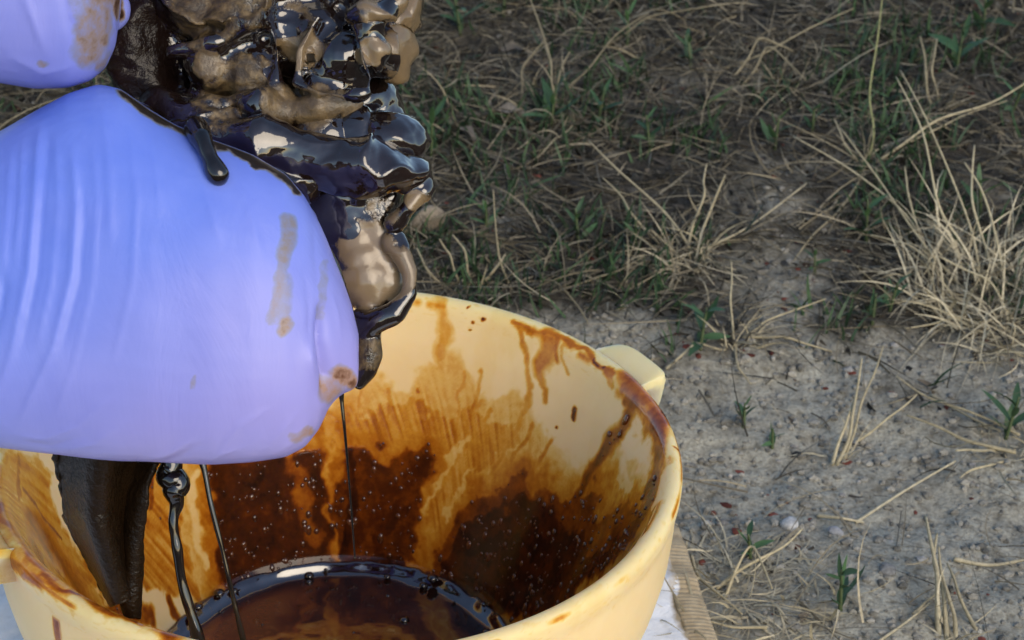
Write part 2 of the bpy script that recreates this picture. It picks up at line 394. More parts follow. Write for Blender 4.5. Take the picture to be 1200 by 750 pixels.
STAIN_STROKES = [(1.05,14.1,[(46.5,108.6),(39.0,112.9)]),(1.0,9.6,[(36.0,126.9),(26.5,125.3)]),(0.95,7.4,[(65.0,81.0),(46.0,85.9),(30.0,91.3)]),(0.9,5.9,[(93.0,84.8),(75.5,85.4)]),(0.92,5.2,[(93.5,138.3),(92.0,109.7),(94.5,87.0)]),(0.85,8.1,[(77.5,115.1),(84.0,93.5)]),(0.22,4.4,[(75.0,213.9),(73.0,195.6),(72.5,182.6)]),(0.3,3.3,[(74.5,210.1),(72.5,188.0)]),(0.24,5.9,[(70.0,188.5),(68.0,175.6),(69.5,156.1)]),(0.36,2.2,[(59.0,212.8),(57.0,208.5),(54.0,198.3),(51.5,188.5)]),(0.42,2.2,[(57.0,212.3),(54.0,212.8)]),(0.34,2.6,[(51.0,188.5),(50.0,176.1),(51.0,163.1),(54.5,138.8)]),(0.42,5.6,[(51.0,212.8),(49.0,206.4),(49.5,198.3)]),(0.5,2.6,[(48.0,211.8),(46.5,204.7)]),(0.36,1.9,[(49.5,195.6),(47.0,189.6),(45.5,182.6)]),(0.3,1.1,[(46.5,214.5),(43.0,199.3)]),(0.5,1.9,[(59.5,212.8),(53.0,213.4),(46.0,212.8),(36.0,212.3),(31.5,211.8)]),(0.85,1.5,[(38.0,212.8),(36.5,212.8)]),(0.8,1.1,[(35.0,212.8),(34.5,212.8)]),(0.35,1.9,[(33.5,212.8),(31.0,208.5)]),(0.54,8.9,[(26.5,212.8),(19.5,213.9),(14.5,215.5)]),(0.62,4.8,[(24.5,207.4),(21.5,207.4),(22.0,199.9),(22.5,190.7),(23.5,183.1)]),(0.7,6.3,[(22.5,190.7),(23.5,179.9),(25.0,171.8),(25.5,161.0),(25.5,148.6)]),(0.45,3.0,[(25.0,212.8),(20.0,207.4),(13.0,210.7)]),(0.85,2.2,[(16.5,218.2),(14.0,220.4)]),(0.68,7.0,[(13.5,215.0),(7.5,210.1),(2.0,205.3),(-5.5,203.1)]),(0.82,10.4,[(-2.0,202.0),(-6.0,193.9),(-6.0,182.6),(-1.0,163.1),(4.5,145.9),(12.0,124.2),(23.0,99.4)]),(0.6,1.5,[(10.0,215.5),(0.5,210.1)]),(0.4,2.2,[(-10.0,201.5),(-22.5,211.2),(-18.0,192.9)]),(0.75,1.1,[(4.5,218.2),(3.5,219.9)]),(0.34,1.9,[(78.5,164.8),(79.5,144.2)]),(0.38,1.9,[(84.0,168.0),(85.0,142.6)]),(0.36,1.5,[(67.5,182.0),(66.5,156.7)]),(0.4,1.9,[(47.0,170.2),(50.0,143.2)]),(0.34,1.5,[(63.5,184.2),(63.5,168.0),(64.0,150.2)]),(0.42,1.9,[(41.0,167.5),(42.0,145.3)]),(0.3,1.5,[(90.5,175.6),(91.5,150.7)]),(0.26,3.0,[(51.5,165.3),(57.0,137.2),(62.0,117.2)]),(0.34,1.5,[(54.0,165.3),(60.0,131.3)]),(0.36,1.9,[(58.5,170.7),(65.0,139.4),(68.5,114.5)]),(0.28,2.2,[(62.0,172.3),(68.0,144.2)]),(0.8,1.9,[(37.5,187.4),(37.0,184.2)]),(0.85,0.9,[(40.5,176.1),(40.5,175.6)]),(0.9,0.7,[(67.0,209.1),(67.0,208.5)]),(0.9,0.9,[(65.0,209.6),(64.5,208.5)]),(0.9,0.7,[(68.0,203.1),(68.0,203.1)]),(0.8,0.6,[(69.5,214.5),(69.5,213.9)]),(0.5,1.5,[(77.0,170.2),(77.0,168.5)]),(0.6,1.1,[(65.0,147.5),(65.0,146.9)]),(0.7,1.5,[(-170.0,197.7),(-171.5,183.7),(-173.5,165.3)]),(0.55,3.7,[(-156.5,214.5),(-143.5,213.4),(-136.5,212.8)]),(0.6,2.2,[(-135.0,215.5),(-124.0,216.1),(-115.5,216.6)]),(0.5,4.4,[(-144.5,223.1),(-135.0,219.9)]),(0.65,2.6,[(147.0,149.1),(151.0,135.6)]),(0.7,3.3,[(156.0,96.7),(156.5,82.7)]),(0.6,5.2,[(166.0,96.7),(-110.0,215.5)]),(0.66,1.9,[(150.5,152.3),(163.5,130.7)]),(0.55,2.6,[(-176.0,203.7),(-166.5,201.0)]),(0.3,3.0,[(-171.0,212.3),(-154.5,213.4)])]
STAIN_ERASE = [(0.75,3.7,[(135.0,143.2),(138.0,120.5),(140.0,103.7)]),(0.3,5.9,[(108.5,132.9),(106.0,109.7),(103.5,92.9)]),(0.35,4.4,[(97.5,148.6),(97.0,125.3)]),(0.5,1.9,[(70.0,114.5),(68.0,131.8),(64.0,150.2)]),(0.45,1.5,[(64.5,115.6),(60.5,135.0)]),(0.7,5.9,[(16.0,186.4),(10.0,188.0)]),(0.6,3.0,[(16.5,196.1),(13.5,194.5)])]
PROF = np.array([(.0005, .006), (.04, .006), (.074, .006), (.081, .0075), (.0855, .013), (.0925, .03), (.1005, .05), (.1085, .07), (.1165, .09), (.1245, .11), (.1295, .1205), (.1315, .1255), (.1335, .1285), (.136, .1300), (.1388, .1292), (.1402, .1268), (.1400, .1220), (.1388, .1170), (.1385, .105), (.1375, .09), (.1345, .075), (.1293, .06), (.1225, .043), (.112, .02), (.101, .004), (.095, .001), (.0005, .001)])
PD = np.r_[0, np.cumsum(np.hypot(*np.diff(PROF, axis=0).T))]
def smooth_prof(s):
    # piecewise linear with a little rounding
    e = .0012
    r = sum(np.interp(s+k*e, PD, PROF[:, 0]) for k in (-1, -.5, 0, .5, 1))/5
    z = sum(np.interp(s+k*e, PD, PROF[:, 1]) for k in (-1, -.5, 0, .5, 1))/5
    return r, z
def seg_dist(u, v, pts):
    d = np.full(u.shape, 1e9)
    P = [((t+90 if t < -90 else t-270 if t > 270 else t) if False else t, s) for t, s in pts]
    Q = np.array([(((t+360 if t < -90 else t)-90)*math.pi/180*115, s) for t, s in P])
    if len(Q) == 1: return np.hypot(u-Q[0, 0], v-Q[0, 1])
    for a, b in zip(Q[:-1], Q[1:]):
        ab = b-a; L2 = max(ab@ab, 1e-9)
        h = np.clip(((u-a[0])*ab[0]+(v-a[1])*ab[1])/L2, 0, 1)
        d = np.minimum(d, np.hypot(u-a[0]-h*ab[0], v-a[1]-h*ab[1]))
    return d
def in_poly(u, v, pts):
    Q = np.array([(((t+360 if t < -90 else t)-90)*math.pi/180*115, s) for t, s in pts])
    ins = np.zeros(u.shape, bool)
    for a, b in zip(Q, np.roll(Q, -1, 0)):
        c = ((a[1] > v) != (b[1] > v))
        x = (b[0]-a[0])*(v-a[1])/(b[1]-a[1]+1e-12)+a[0]
        ins ^= c & (u < x)
    return ins
def stain(th, s):
    """oil thickness on the plastic: th in degrees (-90..270), s in mm along the wall from the middle of the floor"""
    u = (th-90)*math.pi/180*115; v = s
    du = (fbm(u/9, v/9, oct=4, seed=41)-.5)*13; dv = (fbm(u/9, v/9, oct=4, seed=57)-.5)*19
    uu, vv = u+du, v+dv
    us, vs_ = u+du*.45, v+dv*.45
    t = np.zeros_like(u)
    # wiped streaks running down and to the left
    st = fbm((u-v*.45)/1.6, (v+u*.3)/30, oct=3, seed=63)
    for val, soft, pts in STAIN_POLYS:
        d = seg_dist(uu, vv, pts+pts[:1]); i = in_poly(uu, vv, pts)
        sd_ = np.where(i, d, -d)
        k = sstep(-soft*.5, soft, sd_)
        val2 = val*(.35+1.3*st) if val < .5 else val*(.86+.28*fbm(u/6, v/6, oct=3, seed=5))
        t = np.maximum(t, k*val2)
        if val > .55: t = np.maximum(t, (.40+.12*st)*sstep(-soft*4.5, soft*.3, sd_))
    for val, rad, pts in STAIN_STROKES:
        if rad > 8: d = seg_dist(uu, vv, pts); k = 1-sstep(rad*.3, rad*1.2, d)
        else: d = seg_dist(us, vs_, pts); k = 1-sstep(rad*.3, rad*1.15, d)
        t = np.maximum(t, k*val*(.85+.3*fbm(u/3, v/6, oct=2, seed=77)))
    for val, rad, pts in STAIN_ERASE:
        k = 1-sstep(rad*.4, rad*1.2, seg_dist(uu, vv, pts))
        t = t*(1-k*val)
    # floor of the basin
    fl = 1-sstep(76, 84, s)
    t = np.maximum(t, fl*(.62+.3*fbm(u/20, v/20, oct=3, seed=88)))
    # the hidden near wall gets a like mix
    hid = sstep(-60, -90, th)+sstep(175, 200, th)
    hid = np.clip(hid, 0, 1)*(1-sstep(190, 205, s))
    t = np.maximum(t, hid*sstep(.35, .7, fbm(u/25, v/40, oct=4, seed=91)+.25*(1-v/200))*.8)
    # faint film and rim smear
    film = sstep(.55, .75, fbm(u/14, v/30, oct=4, seed=99))*.05
    rim = np.exp(-((s-211)/1.8)**2)*sstep(.48, .62, fbm(u/10, v*0, oct=3, seed=101))*.42+np.exp(-((s-220.5)/.9)**2)*sstep(.42, .6, fbm(u/14, v*0, oct=3, seed=104))*.5+.07*sstep(.62, .75, fbm(u/3, v/1.2, oct=3, seed=107))*sstep(196, 206, s)
    t = np.maximum(t, np.maximum(film, rim))
    return t
basin = empty('plastic_basin', (0, 0, 0))
tag(basin, 'round cream plastic basin with oil-streaked inside and two lug handles', 'basin')
NT, s_in = 1080, np.concatenate([np.linspace(0, .070, 14), np.linspace(.073, .232, 230)])
s_out = np.concatenate([np.linspace(.234, PD[-1], 60)])
SS = np.r_[s_in, s_out]
th = np.linspace(-90, 270, NT, endpoint=False)
TH, S2 = np.meshgrid(np.radians(th), SS, indexing='ij')
R2, Z2 = smooth_prof(S2)
wob = 1+.004*np.sin(2*TH+.6)*sstep(.05, .13, Z2)
V = np.stack([R2*wob*np.cos(TH), R2*wob*np.sin(TH), Z2], -1)
T2 = np.zeros_like(TH)
T2[:, :len(s_in)] = stain(np.degrees(TH[:, :len(s_in)]), S2[:, :len(s_in)]*1000)
# outer wall: dribbles below the lip
od = np.degrees(TH[:, len(s_in):]); os_ = S2[:, len(s_in):]*1000
ot = np.zeros_like(od)
for a, wd, ln, val in ((228.5, 1.1, 140, .62), (262, 1., 40, .5), (20, .8, 30, .5), (140, 1.4, 60, .6)):
    ot = np.maximum(ot, val*(1-sstep(wd*.6, wd*1.1, np.abs(od-a+.5*np.sin(os_/9))))*(1-sstep(ln-4, ln+4, os_-230)))
T2[:, len(s_in):] = ot
I = np.arange(NT*len(SS)).reshape(NT, len(SS)); J = np.roll(I, -1, 0)
F = np.stack([I[:, :-1], I[:, 1:], J[:, 1:], J[:, :-1]], -1).reshape(-1, 4)[:, ::-1]
# thick oil stands proud of the plastic
dr = np.gradient(smooth_prof(SS)[0], SS); dz = np.gradient(smooth_prof(SS)[1], SS)
NV = np.stack([-dz[None]*np.cos(TH), -dz[None]*np.sin(TH), dr[None]+0*TH], -1)
V = V + NV*(np.clip(T2-.45, 0, 1)*.0006)[..., None]
link('wall', mesh_np('basin_wall', V.reshape(-1, 3), F, MB, {'oil': T2.ravel()}), basin)

def lug(th_c, stain_amt):
    """a flat moulded grip sticking out of the lip, hollow below"""
    nu, prof = 41, []
    half = math.radians(7.4)
    V, Fq = [], []
    cs = [(.1385, .1270), (.1400, .1288), (.147, .1302), (.1525, .1302), (.1545, .1290), (.1553, .126), (.1540, .1185), (.1532, .1150), (.1515, .115), (.1522, .1185), (.1528, .1235), (.1500, .1260), (.1385, .1215)]
    for i in range(nu):
        a = -1+2*i/(nu-1)
        k = (1-abs(a)**8)
        for r, z in cs:
            rr = .1385+(r-.1385)*max(k, .02)
            V.append((rr*math.cos(th_c+a*half), rr*math.sin(th_c+a*half), z-.0005*(1-k)))
    n = len(cs)
    for i in range(nu-1):
        for j in range(n):
            Fq.append((i*n+j, i*n+(j+1) % n, (i+1)*n+(j+1) % n, (i+1)*n+j))
    V = np.array(V)
    o = fbm(V[:, 0]*120, V[:, 1]*120, V[:, 2]*120, oct=3, seed=7)
    return mesh_np('lug_handle', V, [f[::-1] for f in Fq], MB, {'oil': np.clip(stain_amt*(o-.25)*2, 0, 1)})
for tc, am, lab in ((32.5, .01, 'clean lug handle'), (208.5, .42, 'oil-stained lug handle')):
    h = link('handle', lug(math.radians(tc), am), basin); h['label'] = lab
    b = h.modifiers.new('bevel', 'BEVEL'); b.width = .0012; b.segments = 2; b.limit_method = 'ANGLE'
# beads of oil and air bubbles clinging to the wall
def ico(sub):
    import bmesh
    bm = bmesh.new(); bmesh.ops.create_icosphere(bm, subdivisions=sub, radius=1)
    v = np.array([x.co[:] for x in bm.verts]); f = np.array([[y.index for y in x.verts] for x in bm.faces]); bm.free()
    return v, f
IV, IF = ico(2)
def beads(n, tmin, rlo, rhi, seed, thlo=-30, thhi=190, slo=84, shi=205):
    r_ = np.random.default_rng(seed)
    a = r_.uniform(thlo, thhi, n*14); s = r_.uniform(slo, shi, n*14)
    t = stain(a, s)
    keep = np.where((t > tmin) & (r_.uniform(0, 1, n*14) < np.clip(t, .15, 1)))[0][:n]
    Vs, Fs = [], []
    for k, i in enumerate(keep):
        rad = rlo+(rhi-rlo)*r_.random()**2.6
        ar = math.radians(a[i]); rr, zz = smooth_prof(np.array([s[i]/1000]))
        r1, z1 = smooth_prof(np.array([s[i]/1000+.001]))
        tn = np.array([(r1-rr)[0], (z1-zz)[0]]); tn /= np.linalg.norm(tn)
        nrm = np.array([-tn[1]*math.cos(ar), -tn[1]*math.sin(ar), tn[0]])
        upv = np.array([tn[0]*math.cos(ar), tn[0]*math.sin(ar), tn[1]])
        sd2 = np.cross(upv, nrm)
        c = np.array([rr[0]*math.cos(ar), rr[0]*math.sin(ar), zz[0]])+nrm*(max(t[i]-.45, 0)*.0006)
        el = 1+.9*r_.random()**2
        Vs.append(c+IV[:, :1]*sd2*rad+IV[:, 1:2]*upv*rad*el+(IV[:, 2:]*.48)*nrm*rad)
        Fs.append(IF+k*len(IV))
    return np.concatenate(Vs), np.concatenate(Fs)
v1, f1 = beads(520, .52, .0004, .0015, 5)
o = link('oil_beads', mesh_np('oil_beads', v1, f1, MDROP), basin); o['kind'] = 'stuff'

# ------------------------------------------------------------------ oil lying in the basin
puddle = empty('oil_puddle', (0, 0, .0065))
tag(puddle, 'shallow pool of dark glossy oil on the floor of the basin', 'oil')
NTp, radii = 240, np.r_[.0005, np.linspace(.006, .072, 40), np.linspace(.0735, .0865, 16)]
tp = np.linspace(0, 2*math.pi, NTp, endpoint=False)
TP, RP = np.meshgrid(tp, radii, indexing='ij')
xx, yy = RP*np.cos(TP), RP*np.sin(TP)
edge = np.exp(-((RP-.0812-.0014*(vnoise(TP*3, RP*0, seed=6)-.5))/(.0030+.0012*vnoise(TP*5, RP*0, seed=7)))**2)*.0042
zz = .0012+edge*(.6+.7*vnoise(TP*14, RP*300, seed=4))+.0007*(fbm(xx*70, yy*70, oct=3, seed=12)-.5)
zz = zz
I = np.arange(NTp*len(radii)).reshape(NTp, len(radii)); J = np.roll(I, -1, 0)
F = np.stack([I[:, :-1], J[:, :-1], J[:, 1:], I[:, 1:]], -1).reshape(-1, 4)[:, ::-1]
thin = .55*np.clip(sstep(.45, .8, fbm(xx*30+3, yy*30, oct=4, seed=14)+.35*sstep(.0, -.06, xx)), 0, 1)*(1-sstep(.066, .074, RP))
def mat_puddle():
    m, nt, p = new_mat('pooled_oil'); L = nt.links.new
    c = ramp(nt, [(.0, (.016, .005, .003)), (.4, (.09, .024, .005)), (.8, (.22, .08, .015)), (1., (.4, .17, .03))], attr(nt, 'thin').outputs['Fac']).outputs[0]
    L(c, p.inputs['Base Color'])
    p.inputs['Roughness'].default_value = .05; p.inputs['IOR'].default_value = 1.9
    p.inputs['Coat Weight'].default_value = .6; p.inputs['Coat IOR'].default_value = 1.6; p.inputs['Coat Roughness'].default_value = .05
    n = noise(nt, 220, 3, .5, objco(nt)); b = bump(nt, n.outputs['Fac'], .0008, .4)
    L(b, p.inputs['Coat Normal'])
    return m
MP = mat_puddle()
link('pool', mesh_np('oil_pool', np.stack([xx, yy, zz], -1).reshape(-1, 3), F[:, ::-1], MP, {'thin': thin.ravel()}), puddle)
r_ = np.random.default_rng(3); Vs, Fs = [], []
for k in range(90):
    a = r_.uniform(0, 6.283); rr = r_.normal(.0800, .0025) if k < 60 else r_.uniform(.02, .07)
    rad = .0007+.0024*r_.random()**2
    zc = .0012+math.exp(-((rr-.0795)/.0036)**2)*.0052
    Vs.append(np.array([rr*math.cos(a), rr*math.sin(a), zc])+IV*np.array([1, 1, .6])*rad); Fs.append(IF+k*len(IV))
o = link('bubbles', mesh_np('oil_bubbles', np.concatenate(Vs), np.concatenate(Fs), MO), puddle); o['kind'] = 'stuff'
# ------------------------------------------------------------------ white cloth under the basin
def mat_cloth():
    m, nt, p = new_mat('white_cloth_tan_edge'); L = nt.links.new; co = objco(nt)
    a = noise(nt, 38, 5, .6, co); b = noise(nt, 160, 4, .6, co)
    ed = attr(nt, 'edge').outputs['Fac']
    wh = ramp(nt, [(.26, (.34, .33, .33)), (.36, (.66, .67, .70)), (.55, (.82, .83, .86))], a.outputs['Fac']).outputs[0]
    tn = ramp(nt, [(.3, (.30, .23, .14)), (.7, (.46, .37, .24))], b.outputs['Fac']).outputs[0]
    f = ramp(nt, [(.42, 0.), (.58, 1.)], math_(nt, 'ADD', ed, math_(nt, 'MULTIPLY', math_(nt, 'SUBTRACT', a.outputs['Fac'], .5), .9))).outputs[0]
    L(mixc(nt, f, wh, tn), p.inputs['Base Color'])
    p.inputs['Roughness'].default_value = .85
    L(bump(nt, b.outputs['Fac'], .002, .5), p.inputs['Normal'])
    return m
MC = mat_cloth()
cloth = empty('cloth', (0, 0, 0))
tag(cloth, 'white cloth with a ribbed tan edge spread under the basin', 'cloth')
cx0, cx1, cy0, cy1 = -.62, .1475, -.34, .135
us, vs2 = np.linspace(0, 1, 200), np.linspace(0, 1, 130)
U, Vv = np.meshgrid(us, vs2, indexing='ij')
Y = cy0+(cy1-cy0)*Vv+.006*np.sin(U*9)
X = cx0+(cx1+.04-.145*(Y-cy0)*.55-cx0)*U+.004*np.sin(Vv*11)
X = X-.0
rad = np.hypot(X, Y)
lift = sstep(.100, .13, rad)
Z = .0022+ramp_h(Y)*lift+lift*(.010*np.abs(fbm(X*26, Y*26, oct=3, seed=71)-.5)*2+.0028*fbm(X*90, Y*90, oct=3, seed=72))
Z = np.where(rad < .12, np.minimum(Z, .0006+.0*Z), Z)
I = np.arange(U.size).reshape(U.shape)
F = np.stack([I[:-1, :-1], I[1:, :-1], I[1:, 1:], I[:-1, 1:]], -1).reshape(-1, 4)
ed = sstep(.014, .002, (X.max(axis=0)[None, :]-X))
o = link('sheet', mesh_np('cloth_sheet', np.stack([X, Y, Z+.001], -1).reshape(-1, 3), F, MC, {'edge': ed.ravel()*.6}), cloth)
m_ = o.modifiers.new('thick', 'SOLIDIFY'); m_.thickness = .0012
# ribbed hem: ribs run across the strip
nr, nw = 900, 9
t = np.linspace(0, 1, nr); Yh = cy0+(cy1-cy0)*t
xe = np.interp(Yh, Y[-1], X[-1]); ze = np.interp(Yh, Y[-1], Z[-1])
ww = np.linspace(-.004, .010, nw)
XX = xe[:, None]+ww[None]; YY = Yh[:, None]+0*ww[None]
rib = .0005*np.abs(np.sin(Yh*math.pi/.0026))[:, None]
ZZ = np.maximum(ze[:, None]*.75, gh(XX, YY)+.001)+.0022+rib-.0008*((ww-.003)/.007)[None]**2+.002*fbm(XX*60, YY*60, oct=2, seed=5)
I = np.arange(nr*nw).reshape(nr, nw)
F = np.stack([I[:-1, :-1], I[:-1, 1:], I[1:, 1:], I[1:, :-1]], -1).reshape(-1, 4)
o = link('ribbed_hem', mesh_np('ribbed_hem', np.stack([XX, YY, ZZ], -1).reshape(-1, 3), F, MC, {'edge': (np.full(XX.shape, .95)-.55*sstep(.5, .75, fbm(XX*90, YY*60, oct=4, seed=6))*sstep(.006, -.002, ww)[None]).ravel()}), cloth)
o['label'] = 'ribbed tan hem'
m_ = o.modifiers.new('thick', 'SOLIDIFY'); m_.thickness = .0015

# ------------------------------------------------------------------ solid modelling by voxel union
def sphere_v(c, r, nu=14, nv=10):
    vs_, fs = [], []
    for j in range(nv+1):
        ph = math.pi*j/nv
        for i in range(nu):
            a = 2*math.pi*i/nu
            vs_.append((c[0]+r*math.sin(ph)*math.cos(a), c[1]+r*math.sin(ph)*math.sin(a), c[2]+r*math.cos(ph)))
    for j in range(nv):
        for i in range(nu):
            fs.append((j*nu+i, (j+1)*nu+i, (j+1)*nu+(i+1) % nu, j*nu+(i+1) % nu))
    return vs_, fs
def chain(pts, rads, step=.35):
    """spheres strung closely along a path so that their union is a smooth tapered limb"""
    out = []
    P = [np.array(p, float) for p in pts]
    for a, b, ra, rb in zip(P[:-1], P[1:], rads[:-1], rads[1:]):
        n = max(1, int(np.linalg.norm(b-a)/(min(ra, rb)*step)))
        for k in range(n):
            q = k/n; out.append((a+(b-a)*q, ra+(rb-ra)*q))
    out.append((P[-1], rads[-1]))
    return out
def voxel_union(blobs, meshes, vox, smooth_it=6, smooth_f=.5):
    V, F = [], []
    for c, r in blobs:
        v, f = sphere_v(c, r); k = len(V); V += v; F += [tuple(i+k for i in q) for q in f]
    for v, f in meshes:
        k = len(V); V += [tuple(x) for x in v]; F += [tuple(i+k for i in q) for q in f]
    me = bpy.data.meshes.new('tmp'); me.from_pydata(V, [], F)
    ob = bpy.data.objects.new('tmp', me); COL.objects.link(ob)
    r = ob.modifiers.new('r', 'REMESH'); r.mode = 'VOXEL'; r.voxel_size = vox
    s = ob.modifiers.new('s', 'SMOOTH'); s.iterations = smooth_it; s.factor = smooth_f
    dg = bpy.context.evaluated_depsgraph_get(); dg.update()
    ev = ob.evaluated_get(dg); m2 = ev.to_mesh()
    n = len(m2.vertices); co = np.empty(n*3); m2.vertices.foreach_get('co', co)
    no = np.empty(n*3); m2.vertices.foreach_get('normal', no)
    fl = [tuple(p.vertices) for p in m2.polygons]
    ev.to_mesh_clear(); bpy.data.objects.remove(ob); bpy.data.meshes.remove(me)
    return co.reshape(-1, 3), no.reshape(-1, 3), fl
def loft(sections, nring=44, e=2.3):
    """sections: (survey x, top y, bottom y, distance of the middle, half thickness)"""
    V, F = [], []
    for x, yt, yb, dc, tk in sections:
        for i in range(nring):
            a = 2*math.pi*i/nring
            c, s = math.cos(a), math.sin(a)
            yy = (yt+yb)/2-(yb-yt)/2*math.copysign(abs(c)**(2/e), c)
            dd = dc-tk*math.copysign(abs(s)**(2/e), s)
            V.append(at(x, yy, dd))
    n = len(sections)
    for k in range(n-1):
        for i in range(nring):
            F.append((k*nring+i, k*nring+(i+1) % nring, (k+1)*nring+(i+1) % nring, (k+1)*nring+i))
    F.append(tuple(range(nring))[::-1]); F.append(tuple((n-1)*nring+i for i in range(nring)))
    return V, F
def pl_dist(u, v, pts):
    d = np.full(u.shape, 1e9); pts = np.array(pts, float)
    if len(pts) == 1: return np.hypot(u-pts[0, 0], v-pts[0, 1])
    for a, b in zip(pts[:-1], pts[1:]):
        ab = b-a; h = np.clip(((u-a[0])*ab[0]+(v-a[1])*ab[1])/max(ab@ab, 1e-9), 0, 1)
        d = np.minimum(d, np.hypot(u-a[0]-h*ab[0], v-a[1]-h*ab[1]))
    return d
PXM = 1/3600.                                  # metres per survey unit at the hands' distance

# ------------------------------------------------------------------ person: two gloved fists wringing the rag
person = empty('person', tuple(at(-420, 330, .62)))
tag(person, 'person in stretched periwinkle gloves gripping the oily rag over the basin', 'person')
def glove(sections, fingers, thumb, folds, stains, label, pale=0.):
    blobs = []
    for y0 in fingers:
        pts = [at(*q) for q in y0[0]]
        blobs += chain(pts, [r*PXM for r in y0[1]])
    blobs += chain([at(*q) for q in thumb[0]], [r*PXM for r in thumb[1]])
    V, Nn, F = voxel_union(blobs, [loft(sections)], .0010, 14, .5)
    sx, sy, sz = survey(V)
    facing = np.clip(-(Nn*((V-CAM)/np.linalg.norm(V-CAM, axis=1)[:, None])).sum(1), 0, 1)
    d = np.zeros(len(V))
    for h, wd, pts in folds:
        q = pl_dist(sx, sy, pts)
        wv = 1+.3*(vnoise(sx/30, sy/30, seed=3)-.5)
        # taper along the ends
        P0, P1 = np.array(pts[0]), np.array(pts[-1])
        tp_ = np.minimum(np.hypot(sx-P0[0], sy-P0[1]), np.hypot(sx-P1[0], sy-P1[1]))
        d += h*.0009*np.exp(-(q/(wd*.75*wv))**1.35)*sstep(0, 45, tp_)
    d *= sstep(.1, .35, facing)
    d += .0008*(fbm(V[:, 0]*45, V[:, 1]*45, V[:, 2]*45, oct=2, seed=8)-.5)
    V = V+Nn*d[:, None]
    st = np.zeros(len(V))
    for val, rad, pts in stains:
        q = pl_dist(sx+8*(fbm(sx/12, sy/12, oct=3, seed=31)-.5), sy+8*(fbm(sx/12, sy/12, oct=3, seed=37)-.5), pts)
        st = np.maximum(st, val*(1-sstep(rad*.4, rad*1.15, q)))
    st *= sstep(.0, .2, facing)
    o = link('gloved_hand', mesh_np('gloved_hand', under(person, V), F, MG, {'stain': st, 'bounce_tint': np.clip(pale+.85*sstep(60, 420, (sx-150)*.45+(sy-150)*.8)+.2*(fbm(sx/90, sy/90, oct=2, seed=12)-.5), 0, 1)}), person)  # lavender towards the lower right imitates warm light from below
    o['label'] = label
    return o
D0 = .62
low = [(-210, 235, 470, D0, .028), (-150, 225, 485, D0, .029), (-90, 200, 505, D0, .030), (-40, 174, 518, D0, .031), (0, 153, 525, D0, .031), (40, 130, 530, D0, .031), (80, 109, 535, D0, .031), (115, 99, 539, D0, .031),
       (140, 104, 541, D0, .031), (170, 124, 541, D0, .031), (205, 145, 543, D0, .030), (250, 164, 545, D0, .029), (295, 181, 542, D0, .027), (335, 203, 536, D0+.001, .0245), (358, 230, 524, D0+.002, .022), (374, 260, 503, D0+.003, .0195), (386, 288, 476, D0+.004, .017), (400, 323, 462, D0+.005, .014), (412, 358, 458, D0+.006, .011), (420, 392, 452, D0+.006, .007)]
fing = [([(320, 240, D0+.006), (348, 266, D0+.02), (345, 262, D0+.042), (290, 262, D0+.058), (225, 262, D0+.050)], [30, 27, 30, 29, 24]),
        ([(330, 305, D0+.006), (368, 322, D0+.02), (358, 320, D0+.044), (300, 320, D0+.062), (225, 320, D0+.054)], [34, 28, 32, 30, 25]),
        ([(345, 370, D0+.006), (387, 385, D0+.018), (368, 385, D0+.042), (300, 385, D0+.058), (230, 385, D0+.050)], [34, 29, 31, 29, 24]),
        ([(355, 405, D0+.002), (398, 430, D0+.008), (378, 440, D0+.036), (310, 445, D0+.052), (245, 445, D0+.046)], [30, 24, 28, 26, 22])]
thumb = ([(60, 170, D0), (125, 140, D0+.012), (190, 165, D0+.040), (250, 195, D0+.052)], [38, 36, 34, 26])
folds = [(1.0, 7, [(48, 135), (42, 220), (33, 320), (12, 420), (-10, 480)]), (-.7, 6, [(58, 140), (52, 220), (44, 320), (22, 425)]), (1.0, 6, [(84, 160), (90, 240), (84, 320), (62, 410), (18, 505)]), (-.6, 5, [(94, 200), (99, 260), (93, 330), (70, 420)]),
         (.5, 6, [(170, 130), (182, 190), (190, 260)]), (.5, 6, [(15, 160), (8, 260), (0, 340)]), (-1.2, 7, [(0, 300), (4, 340), (-10, 420)]), (.5, 7, [(120, 110), (128, 200), (130, 300)]), (.6, 4, [(28, 150), (24, 240), (16, 330)]), (.5, 4, [(66, 150), (68, 240), (60, 330), (40, 420)]), (.4, 4, [(108, 150), (114, 240), (108, 330), (86, 430), (60, 500)]), (.35, 5, [(150, 130), (160, 230), (155, 330), (130, 440)]), (.4, 5, [(215, 160), (240, 220), (262, 300)]), (.35, 5, [(255, 175), (290, 240), (312, 320)]), (.6, 5, [(250, 540), (280, 500), (330, 470)]), (.5, 5, [(300, 540), (330, 505), (362, 470)]), (-.6, 5, [(355, 300), (362, 360), (362, 420)]), (.5, 4, [(385, 330), (396, 370), (402, 410)]), (.5, 5, [(0, 505), (50, 515), (90, 500), (140, 455)]), (-.5, 5, [(10, 515), (60, 524), (110, 508)]),
         (-4.2, 8, [(374, 345), (378, 400), (384, 440), (376, 478)]), (1.8, 9, [(362, 380), (364, 430), (368, 462)]), (-.6, 8, [(366, 250), (372, 320), (374, 360)]), (.7, 7, [(60, 530), (110, 520), (150, 490)]), (.8, 6, [(150, 545), (200, 530), (240, 505)]), (.7, 6, [(225, 550), (262, 530), (300, 520)]), (-.6, 5, [(170, 548), (210, 536), (250, 512)]), (.5, 8, [(300, 545), (340, 520), (372, 480)])]
